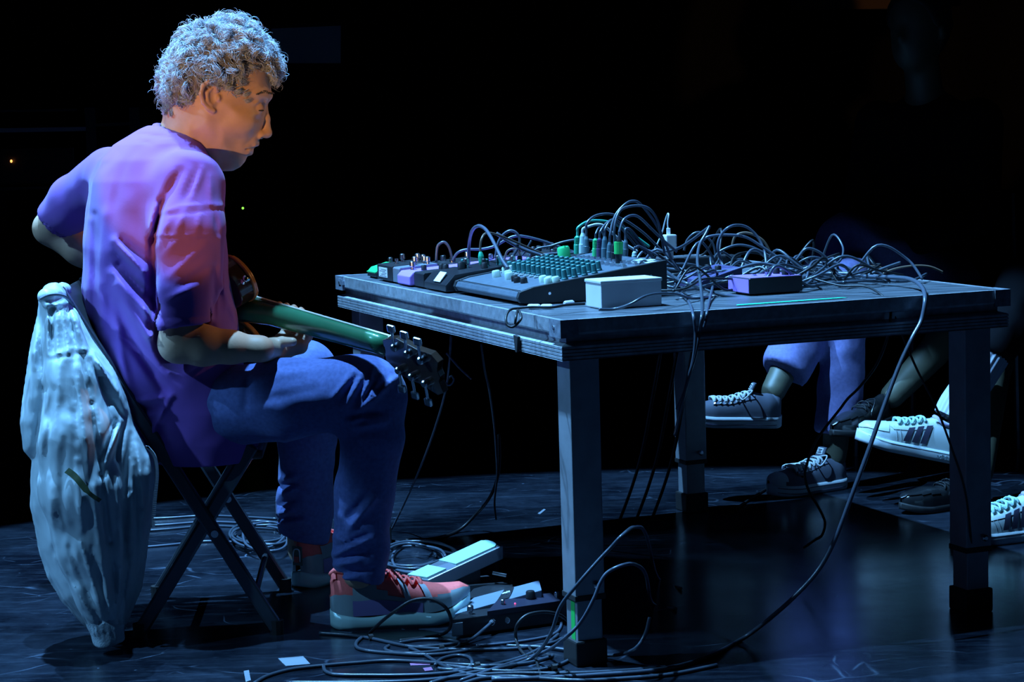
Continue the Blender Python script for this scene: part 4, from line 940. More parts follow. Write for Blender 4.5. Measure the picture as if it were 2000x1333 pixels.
# --- white box, chargers, right-hand pedals, power strip
wbx = thing('box', 'white cardboard box lying on the close edge of the table', 'box', T(.216, .19))
MB().tbox(.152, .284, .150, .226, .001, .052).build('carton', mat('white card', (.62, .62, .66), .55, noise=.04, nscale=25), wbx, bevel=.0025)
MB().tbox(.1505, .2855, .1485, .2275, .050, .057).build('lid', mat('white card', (.62, .62, .66), .55), wbx, bevel=.002)
q = (.520, .645, .222, .315, .036, .036); t = pedal('effects_pedal', 'violet pedal with black flank on the right of the table, behind the green tape', q, BLKM, [('nut', STEEL, .3, .5, 1), ('switch', SW, .5, .4, .9), ('pot', BLKM, .8, .7, 1), ('pot', BLKM, .8, .3, 1)], ch=.002)
MB().tbox(.5192, .5200, .224, .313, .006, .034).build('end_plate', PURM, t)
MB().tbox(.522, .643, .2235, .3135, .0362, .0372).build('top_plate', PURM, t)
q = (.50, .60, .40, .52, .022, .046); t = pedal('effects_pedal', 'dull blue-violet wedge pedal half buried in cables', q, mat('dull violet enamel', (.10, .085, .2), .4), [('pot', BLKM, .6, .3, 1), ('pot', BLKM, .6, .7, 1), ('switch', SW, .3, .5, 1)], ch=.004)
q = (.62, .74, .42, .54, .030, .034); pedal('effects_pedal', 'flat grey pedal behind the violet pedal on the right', q, GRYM, [('pot', BLKM, .5, .5, 1.1)], ch=.003)
q = (.42, .52, .62, .74, .030, .040); pedal('effects_pedal', 'black pedal under the cables behind the mixer', q, BLKM, [('pot', BLKM, .5, .3, 1), ('chrome', C, .5, .7, 1)], ch=.003)
ps = thing('power_strip', 'dark power strip under the cables, carrying the white charger', 'power strip', T(.60, .80))
MB().tbox(.44, .80, .775, .825, .002, .042).build('housing', BLKM, ps, bevel=.004)
for k in range(6): MB().lathe(T(.475+.057*k, .80, .0421), (0, 0, 1), [(0, .018), (.0008, .018), (.0009, .015)], 16).build('socket', mat('grey socket', (.05, .052, .06), .5), ps)
uc = PY(1308, 487, T(.55, .80)[1]); zc = T(0, 0, .043)[2]
us = thing('usb_charger', 'white cube charger standing on the dark power strip', 'charger', (uc[0], uc[1], zc))
WHP = mat('white glossy plastic', (.80, .79, .78), .25)
hh = uc[2]-zc; cx_ = np.array([uc[0], uc[1], 0])
MB().box((uc[0], uc[1], zc+max(hh, .006)/2), (.008, 0, 0), (0, .008, 0), (0, 0, max(hh, .006)/2)).build('plug_neck', WHP, us)
MB().box((uc[0], uc[1], uc[2]+.017), np.array([_tc, _ts, 0])*.0135, np.array([-_ts, _tc, 0])*.0125, (0, 0, .017)).build('body', WHP, us, bevel=.003)
MB().box((uc[0]-.002, uc[1], uc[2]+.041), (.0045, 0, 0), (0, .004, 0), (0, 0, .008)).build('usb_plug', WHP, us, bevel=.0015)

# ------------------------------------------------------------------ cables: each its own thing
CB = mat('black cable jacket', (.06, .075, .10), .30, spec=.6)
CBD = mat('matt black cable', (.012, .013, .016), .45)
CBG = mat('grey-blue cable', (.085, .10, .135), .30)
CBN = mat('green cable', (.04, .34, .24), .35)
CBW = mat('white cable', (.62, .68, .70), .35)
CBT = mat('brown-tinted cable', (.16, .11, .08), .35)
def cable(label, pts, r=.0030, m=CB, plug=None, plug2=None, group=None, name='cable', n=7, cat='cable'):
    P = spline(pts, 7); c = np.asarray(pts[0], float)
    t = thing(name, label, cat, c, group)
    MB().tube(P, r, n).build('cord', m, t, smooth=True)
    for pl, (a, b) in ((plug, (P[0], P[2])), (plug2, (P[-1], P[-3]))):
        if not pl: continue
        pm_, ln, rr = pl; d = (a-b)/np.linalg.norm(a-b)
        MB().lathe(a-d*.006, d, [(0, r*1.2), (.004, rr*.75), (.010, rr), (ln*.8, rr), (ln, rr*.85)], 10).build('plug', pm_, t)
        MB().lathe(a-d*.006+d*ln, d, [(0, .003), (.006, .003)], 8).build('plug_tip', STEEL, t)
    return t
def yab(a, b): return float(T(a, b)[1])
def A(pts, y=None): return [PY(p[0], p[1], p[2] if len(p) > 2 else y) for p in pts]
def TZ(u, v, z=.004): return PZ(u, v, TH+z)
yk = 4.50
def plugged(label, uv, w_, pm_, cm, pts, r=.0030, rib=False):   # a plug standing in the mixer, its cable arching away
    (u0, v0, v1) = uv; base = PZ(u0, v0, TH+mz(.32)); y_ = base[1]
    top = PY(u0+(v0-v1)*.03, v1, y_)
    t = thing('plug_cable', label, 'cable', base)
    d = top-base; L = np.linalg.norm(d); d /= L
    pr = [(0, w_*.9), (L*.5, w_), (L*.52, w_*.92)]
    if rib:
        for k in range(6): pr += [(L*(.53+.07*k), w_*.95), (L*(.56+.07*k), w_*.95), (L*(.565+.07*k), w_*.75), (L*(.59+.07*k), w_*.75)]
        pr += [(L, w_*.5)]
    else: pr += [(L*.85, w_*.8), (L, w_*.45)]
    MB().lathe(base, d, pr, 12).build('plug', pm_, t)
    P = spline([top-d*.004, top+d*.008]+[PY(p[0], p[1], p[2] if len(p) > 2 else y_+.012*i) for i, p in enumerate(pts)], 7)
    MB().tube(P, r, 7).build('cord', cm, t, smooth=True)
    return t
GP_ = mat('green plug', (.03, .42, .25), .4); WP_ = mat('pale plug', (.50, .66, .68), .35); BP_ = mat('black plug', (.02, .022, .028), .35); VP_ = mat('dark violet plug', (.08, .05, .12), .4); TP_ = mat('slate plug', (.10, .17, .20), .3)
plugged('green ribbed plug farthest left on the mixer, green cable arching right', (1127, 496, 461), .0080, GP_, CBN, [(1130, 444), (1152, 432), (1185, 433), (1207, 441), (1235, 458), (1268, 482)], .0034, True)
plugged('pale plug beside the leftmost green plug, white cable arching low', (1137, 500, 455), .0080, WP_, CBW, [(1146, 444), (1163, 439), (1178, 441), (1192, 452), (1216, 474), (1245, 492)], .0034)
plugged('black plug right of the pale plug, cable in a flat high arch', (1144, 501, 462), .0075, TP_, CB, [(1146, 437), (1160, 423), (1181, 418), (1199, 420), (1212, 427), (1230, 436), (1260, 458), (1292, 490)])
plugged('bright green ribbed plug in the middle of the mixer top', (1162, 506, 466), .0068, mat('bright green plug', (.06, .62, .22), .4), CB, [(1164, 456), (1170, 445), (1176, 452), (1182, 470), (1190, 492)], .0024, True)
plugged('dark violet ribbed plug beside the bright green plug', (1170, 508, 465), .0065, VP_, CB, [(1173, 452), (1181, 440), (1194, 430), (1205, 436), (1222, 456), (1246, 486)], .0028, True)
plugged('dark plug right of the violet plug, thin cable rising', (1180, 509, 462), .0072, TP_, CB, [(1182, 448), (1190, 434), (1200, 429), (1216, 440), (1240, 468), (1262, 496)], .0028)
plugged('dark plug whose cable makes the tallest arch over the table', (1190, 511, 473), .0066, TP_, CB, [(1192, 458), (1196, 437), (1205, 416), (1224, 397), (1238, 393), (1250, 398), (1265, 415), (1282, 440), (1300, 478), (1312, 508)])
plugged('black plug with the second tallest cable arch', (1199, 513, 474), .0072, BP_, CB, [(1200, 446), (1205, 423), (1216, 408), (1242, 402), (1266, 407), (1283, 428), (1292, 460), (1298, 496)])
tg = plugged('black plug wrapped in bright green tape', (1208, 515, 462), .0075, BP_, CB, [(1210, 452), (1218, 430), (1234, 421), (1250, 426), (1272, 447), (1296, 470), (1322, 492)])
p0 = PZ(1208, 515, TH+mz(.32)); p1 = PY(1208, 468, p0[1]); MB().lathe(p0+(p1-p0)*.40, (p1-p0), [(0, .0092), (np.linalg.norm(p1-p0)*.5, .0098)], 12).build('tape_wrap', mat('bright green tape', (.04, .62, .14), .5), tg)
plugged('slate plug at the right of the row, cable running far down to the right', (1221, 506, 468), .0066, TP_, CB, [(1222, 448), (1232, 450), (1250, 472), (1272, 500), (1300, 529), (1330, 549, 4.42), (1368, 563, 4.38), (1410, 577, 4.36), (1452, 583, 4.36), (1500, 585, 4.37), (1545, 575, 4.40), (1580, 552, 4.45), (1592, 540, 4.5)], .0034)
plugged('short grey plug standing alone at the mixer corner', (1239, 508, 491), .0062, WP_, CBG, [(1241, 484), (1248, 481), (1262, 488), (1285, 500)], .0024)
yl = yab(.38, 1.0)
cable('thin arched patch cable between two left pedals', A([(852, 512), (854, 484), (861, 475), (869, 474), (877, 484), (882, 500), (886, 512)], yl), .0034, CB)
cable('thick cable in a tall arch left of the mixer', A([(915, 520, yab(.36, .88)), (916, 480, 4.9), (921, 454, 4.86), (932, 442, 4.82), (946, 446, 4.76), (959, 464, 4.7), (972, 490, 4.64), (982, 510, 4.6), (992, 524, 4.57)]), .0040, CBG)
cable('cable with a green upright plug left of the mixer', A([(939, 497, 4.72), (938, 482, 4.72), (941, 466, 4.72), (949, 456, 4.74), (965, 457, 4.78), (1000, 470, 4.84), (1050, 492, 4.92), (1080, 500, 4.95)]), .0026, CBT, plug=(GP_, .028, .0068))
cable('cable snaking level behind the left pedals', A([(884, 510), (893, 495), (910, 488), (940, 487), (966, 481), (986, 470), (1004, 462), (1024, 462), (1060, 471), (1096, 484), (1130, 496)], 5.0), .0034, CB)
cable('round loop of cable standing behind the wide black pedal', A([(968, 505), (972, 478), (982, 460), (996, 451), (1008, 455), (1015, 468), (1012, 484), (1002, 500), (990, 514)], 4.92), .0034, CBG)
cable('flat pale ribbon cable slanting down behind the mixer', A([(969, 456), (985, 466), (1010, 481), (1030, 490), (1060, 500)], 4.86), .0044, CBG)
cable('small low loop of wire behind the mixer knobs', A([(985, 510), (990, 492), (1002, 486), (1012, 490), (1016, 505)], 4.95), .0024, CBT)
cable('cable curving down to the mixer from the far side', A([(1034, 500), (1050, 486), (1075, 481), (1100, 473), (1130, 468), (1160, 470)], 4.98), .0030, CB)
cable('thin bright wire lying low behind the mixer', A([(1030, 508), (1060, 498), (1090, 495), (1125, 494), (1160, 498)], 4.9), .0026, CBG)
cable('short wire sticking up behind the mixer knobs', A([(1020, 500), (1030, 484), (1038, 470)], 4.95), .0024, CB)
cable('white charging cord bent back above the cube charger', [PY(1305, 447, uc[1]), PY(1304, 436, uc[1]), PY(1306, 421, uc[1]), PY(1304, 418, uc[1]+.01), PY(1299, 432, uc[1]+.02), PY(1293, 455, uc[1]+.03), PY(1284, 476, uc[1]+.03), PY(1277, 490, uc[1]+.04)], .0018, CBW)
yr = yab(.60, .55)
cable('tall round loop of cable over the right-hand pedals', A([(1441, 560, yab(.52, .38)), (1428, 540, 4.6), (1411, 517, yr), (1402, 482, yr), (1410, 457, yr), (1426, 443, yr), (1444, 440, yr+.02), (1462, 446, yr+.03), (1480, 464, yr+.03), (1492, 488, yr+.02), (1496, 510, yr), (1497, 532, yr-.02)]), .0032, CBG, plug=(BP_, .03, .0065))
cable('cable end standing free above the heap, then dropping over the table edge', A([(1386, 442, 4.55), (1378, 458, 4.54), (1366, 480, 4.52), (1362, 510, 4.46), (1367, 545, 4.38), (1371, 585, 4.27), (1371, 612, 4.055), (1366, 650, 4.045), (1356, 700, 4.04), (1342, 745, 4.04), (1330, 800, 4.05), (1318, 850, 4.1)]), .0034, CB)
cable('long cable rising from the charger to the free cable end', A([(1270, 493, 4.75), (1300, 491, 4.72), (1327, 484, 4.68), (1350, 470, 4.64), (1370, 455, 4.62), (1386, 443, 4.60)]), .0034, CB)
cable('cable arch ending in a hook above the violet pedal', A([(1372, 470), (1386, 462), (1417, 459), (1455, 463), (1485, 480), (1515, 500), (1545, 517), (1560, 528), (1558, 537), (1545, 539)], yr+.02), .0032, CBG)
cable('arched cable crossing low behind the big loop', A([(1392, 520), (1398, 500), (1414, 487), (1440, 479), (1465, 482), (1492, 494), (1530, 514), (1575, 528)], yr+.08), .0030, CB)
cable('back arch with brown highlights right of the big loop', A([(1430, 480), (1436, 462), (1452, 455), (1470, 458), (1490, 470), (1503, 490), (1512, 512)], yr+.16), .0030, CBT)
cable('low cable arch left of the heap', A([(1336, 490), (1342, 470), (1356, 456), (1370, 455), (1384, 466), (1394, 480), (1398, 500)], yr+.1), .0028, CB)
cable('pointed arch of cable on the right end', A([(1548, 516), (1562, 500), (1572, 488), (1584, 486), (1602, 494), (1622, 512), (1646, 534)], yab(.8, .55)), .0032, CB)
cable('cable end lifting off the table on the far right', A([(1640, 560), (1668, 553), (1700, 536), (1730, 523), (1759, 513)], yab(.85, .35)), .0034, CB)
cable('long thin wire bowing up at the right end', A([(1650, 563), (1700, 548), (1740, 528), (1780, 520), (1815, 521), (1842, 532)], yab(.88, .45)), .0026, CBT)
cable('wire loop rising behind the lifted cable end', A([(1676, 540), (1676, 528), (1690, 521), (1712, 521), (1734, 528)], yab(.9, .5)), .0022, CBT)
fc = [(1560, 545, 4.56), (1600, 536, 4.62), (1650, 535, 4.6), (1690, 540, 4.56), (1735, 542, 4.5), (1775, 545, 4.42), (1798, 558, 4.32), (1807, 582, 4.24), (1800, 625, 4.22), (1781, 662, 4.2), (1755, 718, 4.18), (1728, 790, 4.15), (1700, 870, 4.12), (1665, 965, 4.1), (1632, 1052, 4.1), (1600, 1112, 4.1), (1555, 1163, 4.1), (1500, 1212, 4.12)]
cable('long thick cable hanging off the right end and sweeping along the floor', A(fc)+[PZ(u, v, .0045) for u, v in ((1448, 1250), (1395, 1278), (1340, 1298), (1270, 1311), (1180, 1318), (1080, 1324), (960, 1328))], .0046, CBG)
cable('thin dark cord running off the close table edge toward the right', A([(1590, 545, 4.45), (1640, 558, 4.4), (1690, 560, 4.36), (1722, 577, 4.29), (1740, 600, 4.26), (1756, 640, 4.25), (1790, 720, 4.26), (1830, 800, 4.27), (1860, 880, 4.28), (1885, 960, 4.3), (1897, 1060, 4.33), (1900, 1150, 4.36)]), .0024, CBD)
cable('black cord hanging in a slack loop in front of the lower shoe', A([(1735, 590, 4.30), (1740, 612, 4.235), (1733, 660, 4.25), (1712, 712, 4.33), (1680, 755, 4.44), (1655, 780, 4.5), (1640, 800, 4.5), (1610, 838, 4.5), (1592, 865, 4.5), (1578, 900, 4.5), (1572, 930, 4.5), (1580, 960, 4.5), (1598, 990, 4.52), (1611, 1020, 4.55), (1606, 1045, 4.6), (1592, 1055, 4.62), (1570, 1070, 4.7)]), .0030, CBD)
cable('black cord lying across the floor toward the lower shoe', [PZ(u, v, .004) for u, v in ((1440, 992), (1470, 972), (1505, 950), (1530, 932), (1550, 926))]+[PY(1568, 932, 4.5*1.2)], .0032, CBD)
cable('grey cord draped over the close edge beside the white tape', A([(1330, 573, 4.36), (1345, 590, 4.22), (1353, 612, 4.055), (1358, 650, 4.045), (1354, 700, 4.04), (1340, 755, 4.04), (1322, 800, 4.05)]), .0030, CBG)
cable('short looped cord hanging at the close edge right of the tape', A([(1392, 560, 4.4), (1386, 585, 4.25), (1381, 608, 4.075), (1379, 625, 4.06), (1375, 640, 4.06)]), .0028, CBG)
cable('cord slipping in front of the white box', A([(1170, 605, TH*0+4.09), (1200, 604, 4.10), (1230, 595, 4.08), (1258, 580, 4.09), (1285, 574, 4.14), (1320, 575, 4.2), (1350, 583, 4.26), (1390, 580, 4.35)]), .0030, CB)
t = cable('black lead with white plugs beside the white box, looped over the table edge', A([(1142, 594, 4.13), (1120, 595, 4.12), (1100, 597, 4.1), (1075, 601, 4.08), (1040, 600, 4.08), (1015, 602, 4.08), (996, 606, 4.07), (988, 622, 4.045), (992, 636, 4.035), (1004, 638, 4.03), (1018, 622, 4.03), (1012, 606, 4.07), (1008, 618, 4.03), (1006, 634, 4.025)]), .0026, CBD)
for (u0, v0, u1, v1) in ((1031, 599, 1055, 599), (1057, 599, 1079, 599), (1102, 593, 1120, 591)):
    a = TZ(u0, v0, .006); b = TZ(u1, v1, .006); MB().lathe(a, b-a, [(0, .0035), (.003, .005), (np.linalg.norm(b-a)-.003, .005), (np.linalg.norm(b-a), .0035)], 10).build('plug', mat('white plug', (.75, .72, .80), .3), t)
r = random.Random(5)                                    # the heap itself
for k in range(54):
    a = r.uniform(.36, .88); b = r.uniform(.36, .78)-(a-.36)*.18; pts = []; an = r.uniform(0, 6.28)
    for j in range(6):
        pts.append(T(a, b, .006+abs(r.gauss(.008, .030))*(1 if j%5 else .3))); an += r.uniform(-1.1, 1.1)
        a = min(.95, max(.30, a+.065*math.cos(an))); b = min(.95, max(.24, b+.065*math.sin(an)))
    cable('black cable tangled in the heap on the right half of the table', pts, r.choice([.0026, .0030, .0034]), r.choice([CB, CB, CBG, CBD]), group='cables in the heap on the table')
for k in range(7):
    a = r.uniform(.74, .93); b = r.uniform(.2, .5); pts = [T(a-.16+.08*j, b+r.uniform(-.03, .03), .005+r.random()*.012) for j in range(4)]
    cable('cable lying flat at the right end of the table', pts, .0030, r.choice([CB, CBD]), group='cables at the right table end')
for k in range(6):
    a = r.uniform(.40, .55); b = r.uniform(.78, 1.15); pts = [T(a+.05*math.cos(j*1.2+k), b+.06*math.sin(j*1.3+k), .012+.03*r.random()) for j in range(5)]
    cable('cable tangled among the pedals behind the mixer', pts, .0028, r.choice([CB, CBG]), group='cables among the far pedals')

# ------------------------------------------------------------------ things on the floor
def slab(top, thick, down=(0, 0, -1)):
    d = np.asarray(down, float)*thick; return MB().hull([np.asarray(p)+d for p in top], top)
TREAD = mat('teal rubber tread', (.36, .62, .58), .7, bump=.3, bscale=500)
tr = [PZ(789, 1127, .05), PZ(836, 1134, .05), PZ(983, 1066, .115), PZ(950, 1053, .115)]
def on(q, s, t, dz=0.):                                 # a point on a four-cornered face
    q = [np.asarray(p) for p in q]; return (q[0]*(1-s)+q[3]*s)*(1-t)+(q[1]*(1-s)+q[2]*s)*t+np.array([0, 0, dz])
vp = thing('expression_pedal', 'large tilted foot pedal with pale teal tread behind the close sneaker', 'pedal', np.mean(tr, 0)*(1, 1, 0))
slab(tr, .030).build('treadle', mat('grey cast pedal metal', (.16, .18, .22), .35, metal=.4), vp, bevel=.002)
def tread(s0, s1, rnd):
    P = []
    for t_ in (.10, .88):
        pass
    pts = [(s0, .08), (s0, .90)]+([(s1-.06, .92), (s1-.02, .80), (s1, .55), (s1-.01, .3), (s1-.05, .08)] if rnd else [(s1, .90), (s1, .08)])
    return MB().prism([on(tr, s, t_, .0005) for s, t_ in pts], 0, (0, 0, .004))
tread(.40, .97, True).build('tread_pad', TREAD, vp); tread(.02, .27, False).build('tread_pad', TREAD, vp)
bs = [p*(1, 1, 0)+np.array([0, 0, .032]) for p in tr]
slab(bs, .028).build('base', mat('dark pedal base', (.05, .055, .065), .5), vp, bevel=.002)
pv = on(tr, .55, .5)*(1, 1, 0); MB().box(pv+np.array([0, 0, .045]), (tr[3]-tr[0])*(1, 1, 0)*.12, (tr[1]-tr[0])*.42, (0, 0, .03)).build('pivot_block', mat('dark pedal base', (.05, .055, .065), .5), vp)
MB().tube([on(tr, .85, 1.0)+np.array([.0, -.002, -.05]), on(tr, .85, 1.0)+np.array([.03, -.01, -.055])], .004, 8).build('side_jack', STEEL, vp)
t2 = [PZ(888, 1199, .035), PZ(905, 1204, .032), PZ(1058, 1151, .072), PZ(1052, 1133, .075)]
t2 = [PZ(925, 1168, .034), PZ(888, 1200, .030), PZ(1058, 1153, .070), PZ(1053, 1134, .072)]
wp = thing('rocker_pedal', 'slim blue-grey rocker pedal in front of the toe of the close sneaker', 'pedal', np.mean(t2, 0)*(1, 1, 0))
slab(t2, .016).build('treadle', mat('blue-grey pedal face', (.22, .27, .35), .3), wp, bevel=.0015)
bs = [p*(1, 1, 0)+np.array([0, 0, .020]) for p in t2]; slab(bs, .018).build('base', BLKM, wp, bevel=.002)
c2 = on(t2, .55, .5); e1 = (t2[3]-t2[0])*.05; e2 = (t2[1]-t2[0])*.20
pl = MB().prism([on(t2, .48, .04, .0005), on(t2, .48, .96, .0005), on(t2, .62, .96, .0005), on(t2, .62, .04, .0005)], 0, (0, 0, .0015)).build('centre_plate', BLKM, wp)
em = MB()
for k in range(4):
    a = math.pi*k/4; d = (t2[3]-t2[0])/np.linalg.norm(t2[3]-t2[0])*math.cos(a)*.009+(t2[1]-t2[0])/np.linalg.norm(t2[1]-t2[0])*math.sin(a)*.009
    em.tube([c2-d+(0, 0, .003), c2+d+(0, 0, .003)], .0022, 5)
em.buildsub('star_emblem', mat('pale print', (.7, .75, .8), .5), pl)
b3 = [PZ(884, 1247, .003), PZ(1096, 1216, .003), PZ(1100, 1196, .003), PZ(890, 1222, .003)]
b3 = [PZ(884, 1247, .003), PZ(1096, 1218, .003)]; dn = np.array([.10, .35, 0])*.2; b3 += [b3[1]+dn, b3[0]+dn]
mp_ = thing('effects_pedal', 'long black floor pedal with small knobs in front of the rocker pedal', 'pedal', np.mean(b3, 0)*(1, 1, 0))
slab([p+np.array([0, 0, .038]) for p in b3], .036).build('case', BLKM, mp_, bevel=.002)
slab([on(b3, .30-.30, 1, .0) if False else b3[0]*.68+b3[1]*.32+np.array([0, 0, .046]), b3[1]+np.array([0, 0, .048]), b3[2]+np.array([0, 0, .054]), b3[3]*.68+b3[2]*.32+np.array([0, 0, .052])], .014).build('raised_panel', mat('dark violet panel', (.03, .028, .05), .35), mp_, bevel=.001)
slab([b3[0]+np.array([-.001, -.002, .030]), b3[0]*.905+b3[1]*.095+np.array([0, -.002, .030]), b3[0]*.905+b3[1]*.095+np.array([0, 0, .030]), b3[0]+np.array([-.001, 0, .030])], .026).build('end_label', mat('pale grey plastic', (.55, .56, .60), .4), mp_)
bl = lambda s, t_, z: (b3[0]*(1-s)+b3[1]*s)*(1-t_)+(b3[3]*(1-s)+b3[2]*s)*t_+np.array([0, 0, z])
put('chrome', 'knob', STEEL, bl(.12, .5, .036), mp_, 1.1); put('cap', 'knob', BLKM, bl(.66, .7, .052), mp_, 1.3); put('chrome', 'knob', STEEL, bl(.42, .5, .045), mp_, .8); put('chrome', 'knob', STEEL, bl(.93, .4, .048), mp_, .8)
MB().ball(bl(.55, .3, .050), .0022).build('pink_light', mat('pink LED', (.8, .1, .3), .3, emit=(1, .12, .3), estr=.9), mp_)
for s_ in (.36, .50): MB().lathe(bl(s_, 0, .022), bl(s_, -1, 0)-bl(s_, 0, 0), [(0, .007), (.002, .007), (.003, .005)], 10).build('jack_socket', STEEL, mp_)
b4 = [PZ(905, 1172, .03), PZ(1002, 1150, .03), PZ(1002, 1130, .03), PZ(925, 1150, .03)]
dp = thing('effects_pedal', 'dark flat pedal hidden between the big pedal and the rocker pedal', 'pedal', np.mean(b4, 0)*(1, 1, 0))
slab(b4, .027).build('case', BLKM, dp, bevel=.002); MB().lathe(b4[1]*.5+b4[2]*.5+np.array([0, 0, -.012]), (1, -.1, 0), [(0, .006), (.018, .006), (.03, .003)], 8).build('plug', BP_, dp)

def fcab(label, pts, r=.0034, m=CB, z=None, **k): return cable(label, [PZ(p[0], p[1], p[2] if len(p) > 2 else (z or r)) for p in pts], r, m, **k)
fcab('long cable curving across the floor at the lower left front', [(490, 1340), (520, 1322), (570, 1308), (640, 1300), (700, 1295), (760, 1291), (830, 1294), (900, 1299), (960, 1301), (1030, 1296), (1080, 1282)], .0037)
fcab('cable from beside the close heel running right under the pedals', [(624, 1237), (680, 1241), (730, 1249), (790, 1262), (850, 1268), (920, 1270), (1000, 1268), (1050, 1262), (1085, 1254), (1110, 1240)], .0037, CB)
cable('black cord looping up in front of the close sneaker', [PZ(720, 1240, .004), PY(745, 1215, 4.24), PY(775, 1192, 4.2), PY(805, 1174, 4.19), PY(840, 1171, 4.19), PY(868, 1185, 4.19), PY(880, 1207, 4.19), PY(878, 1228, 4.2), PZ(862, 1240, .004), PZ(820, 1247, .004), PZ(780, 1252, .004)], .0036, CBD)
fcab('cable hooked into a narrow bend left of the pedals', [(706, 1246), (696, 1256), (698, 1266), (720, 1272), (770, 1277), (830, 1280), (890, 1275), (940, 1264)], .0038)
fcab('flat loop of cable in the middle foreground', [(760, 1262), (752, 1268), (765, 1274), (800, 1277), (850, 1273), (890, 1266), (896, 1256), (870, 1250), (820, 1250), (780, 1256)], .0036)
fcab('cable folded in a long flat hairpin at the front', [(632, 1300), (636, 1312), (660, 1319), (720, 1320), (780, 1320), (840, 1318), (900, 1312), (960, 1300), (1020, 1284), (1060, 1264), (1090, 1240)], .0037)
fcab('cable crossing diagonally through the floor tangle', [(800, 1266), (830, 1280), (860, 1298), (895, 1312), (940, 1322), (1000, 1326), (1060, 1322), (1110, 1312)], .0036, CB)
fcab('round loop of cable left of the close table leg', [(850, 1300), (862, 1288), (890, 1281), (915, 1284), (922, 1296), (912, 1306), (880, 1309), (856, 1306)], .0036)
cable('cable leaping up past the close table leg, upper of two', [PZ(840, 1335, .004), PZ(900, 1318, .004), PZ(980, 1305, .006), PZ(1040, 1285, .01), PY(1075, 1240, 3.93), PY(1095, 1185, 3.90), PY(1130, 1140, 3.88), PY(1165, 1100, 3.88), PY(1195, 1068, 3.88), PY(1217, 1045, 3.88), PY(1240, 1030, 3.96), PY(1262, 1045, 4.10), PZ(1285, 1130, .006), PZ(1330, 1150, .004)], .0036, CB)
cable('cable bowing up past the close table leg, lower of two', [PZ(900, 1330, .004), PZ(985, 1300, .006), PZ(1060, 1275, .008), PY(1100, 1250, 3.92), PY(1135, 1215, 3.90), PY(1160, 1170, 3.89), PY(1172, 1140, 3.89), PY(1188, 1118, 3.89), PY(1219, 1104, 3.90), PY(1243, 1104, 3.97), PY(1262, 1125, 4.06), PZ(1275, 1180, .006), PZ(1320, 1190, .004)], .0036, CBG)
cable('cable curling up at its end right of the table leg', [PZ(990, 1262, .004), PZ(1040, 1264, .004), PZ(1090, 1268, .005), PZ(1150, 1277, .006), PZ(1200, 1281, .01), PY(1240, 1268, 3.96), PY(1260, 1240, 3.96), PY(1269, 1207, 3.96)], .0036, CB)
cable('cable plugged into the long black floor pedal', [bl(.36, -.05, .022), bl(.34, -.45, .018), PZ(915, 1252, .006), PZ(870, 1260, .004), PZ(820, 1264, .004), PZ(790, 1262, .004)], .0036, CB, plug=(GRYM, .024, .0065))
fcab('cable bending round the right end of the floor pedals', [(1060, 1158, .03), (1078, 1172, .02), (1090, 1196), (1096, 1222), (1080, 1240), (1040, 1250), (980, 1258), (930, 1262)], .0032, CBG)
cable('black cord arching over the long floor pedal', [PZ(1040, 1290, .004), PZ(1020, 1275, .005), PY(1008, 1250, 4.18), PY(1010, 1222, 4.17), PY(1030, 1202, 4.18), PY(1065, 1196, 4.2), PY(1095, 1203, 4.22), PZ(1120, 1225, .005)], .0034, CBD)
fcab('front cable running right toward the table leg', [(870, 1300), (930, 1308), (1000, 1312), (1060, 1308), (1100, 1296), (1125, 1280), (1140, 1266)], .0038)
fcab('front cable running along the bottom under the table leg', [(560, 1334), (700, 1334), (820, 1330), (920, 1320), (1000, 1316), (1100, 1316), (1200, 1312), (1300, 1304)], .0037)
fcab('short dark cord across the foreground cables', [(1030, 1262), (1044, 1280), (1050, 1300), (1056, 1320)], .0030, CBD)
fcab('lowest cable of the foreground tangle', [(900, 1338), (940, 1326), (1000, 1322), (1070, 1327), (1140, 1330), (1220, 1326), (1310, 1318), (1400, 1300)], .0040)
for k, (u, v) in enumerate(((930, 1302), (1080, 1306), (722, 1247), (860, 1268))): tag(MB().lathe(PZ(u-2, v, .005), PZ(u+2, v-.5, .005)-PZ(u-2, v, .005), [(0, .008), (.009, .008)], 8).build('cable_tie', RUB), ('small black tie on the front cables nearest the middle', 'small black tie on the cables close to the table leg', 'small black tie on the cable beside the close heel', 'small black tie on the cable under the sneaker toe')[k], 'tie')
# coil behind the far foot and the coil behind the near shin
for k in range(6):
    cx0, cy0 = 505+6*k % 17, 1042+(k*5) % 9; rx = 46+5*((k*7) % 5); ry = 19+3*((k*3) % 4)
    pts = [(cx0+rx*math.cos(a)+3*math.sin(3*a+k), cy0+ry*math.sin(a)+2*math.cos(2*a+k), .004+.004*k) for a in np.linspace(0, 6.1, 13)]
    fcab('thin cable loop of the coil behind the far sneaker', pts, .0032, (CB, CBG)[k % 2], group='loops of the far coil')
for k, v in enumerate((1010, 1022, 1030, 1060)):
    fcab(('uppermost', 'second', 'third', 'lowest')[k]+' of the cables running left from the far coil', [(250, v+6+k*2), (330, v+2+k), (400, v-2), (470, v), (540, v+4)], .0032, (CB, CBG)[k % 2])
for k in range(5):
    cx0, cy0 = 800+10*((k*3) % 4), 1086+(k*5) % 9; rx = 52+6*((k*7) % 5); ry = 22+4*((k*3) % 4)
    pts = [(cx0+rx*math.cos(a), cy0+ry*math.sin(a)+2*math.cos(2*a+k), .004+.006*k+(.03 if k == 0 and 3.6 < a < 5.6 else 0)) for a in np.linspace(.5, 6.3, 12)]
    fcab('cable loop lying behind the close shin', pts, .0034, (CB, CBG)[k % 2], group='cable loops behind the close shin')
fcab('cable crossing from the shin to the big foot pedal', [(758, 1056), (800, 1063), (850, 1074), (890, 1083)], .0034, CBG)
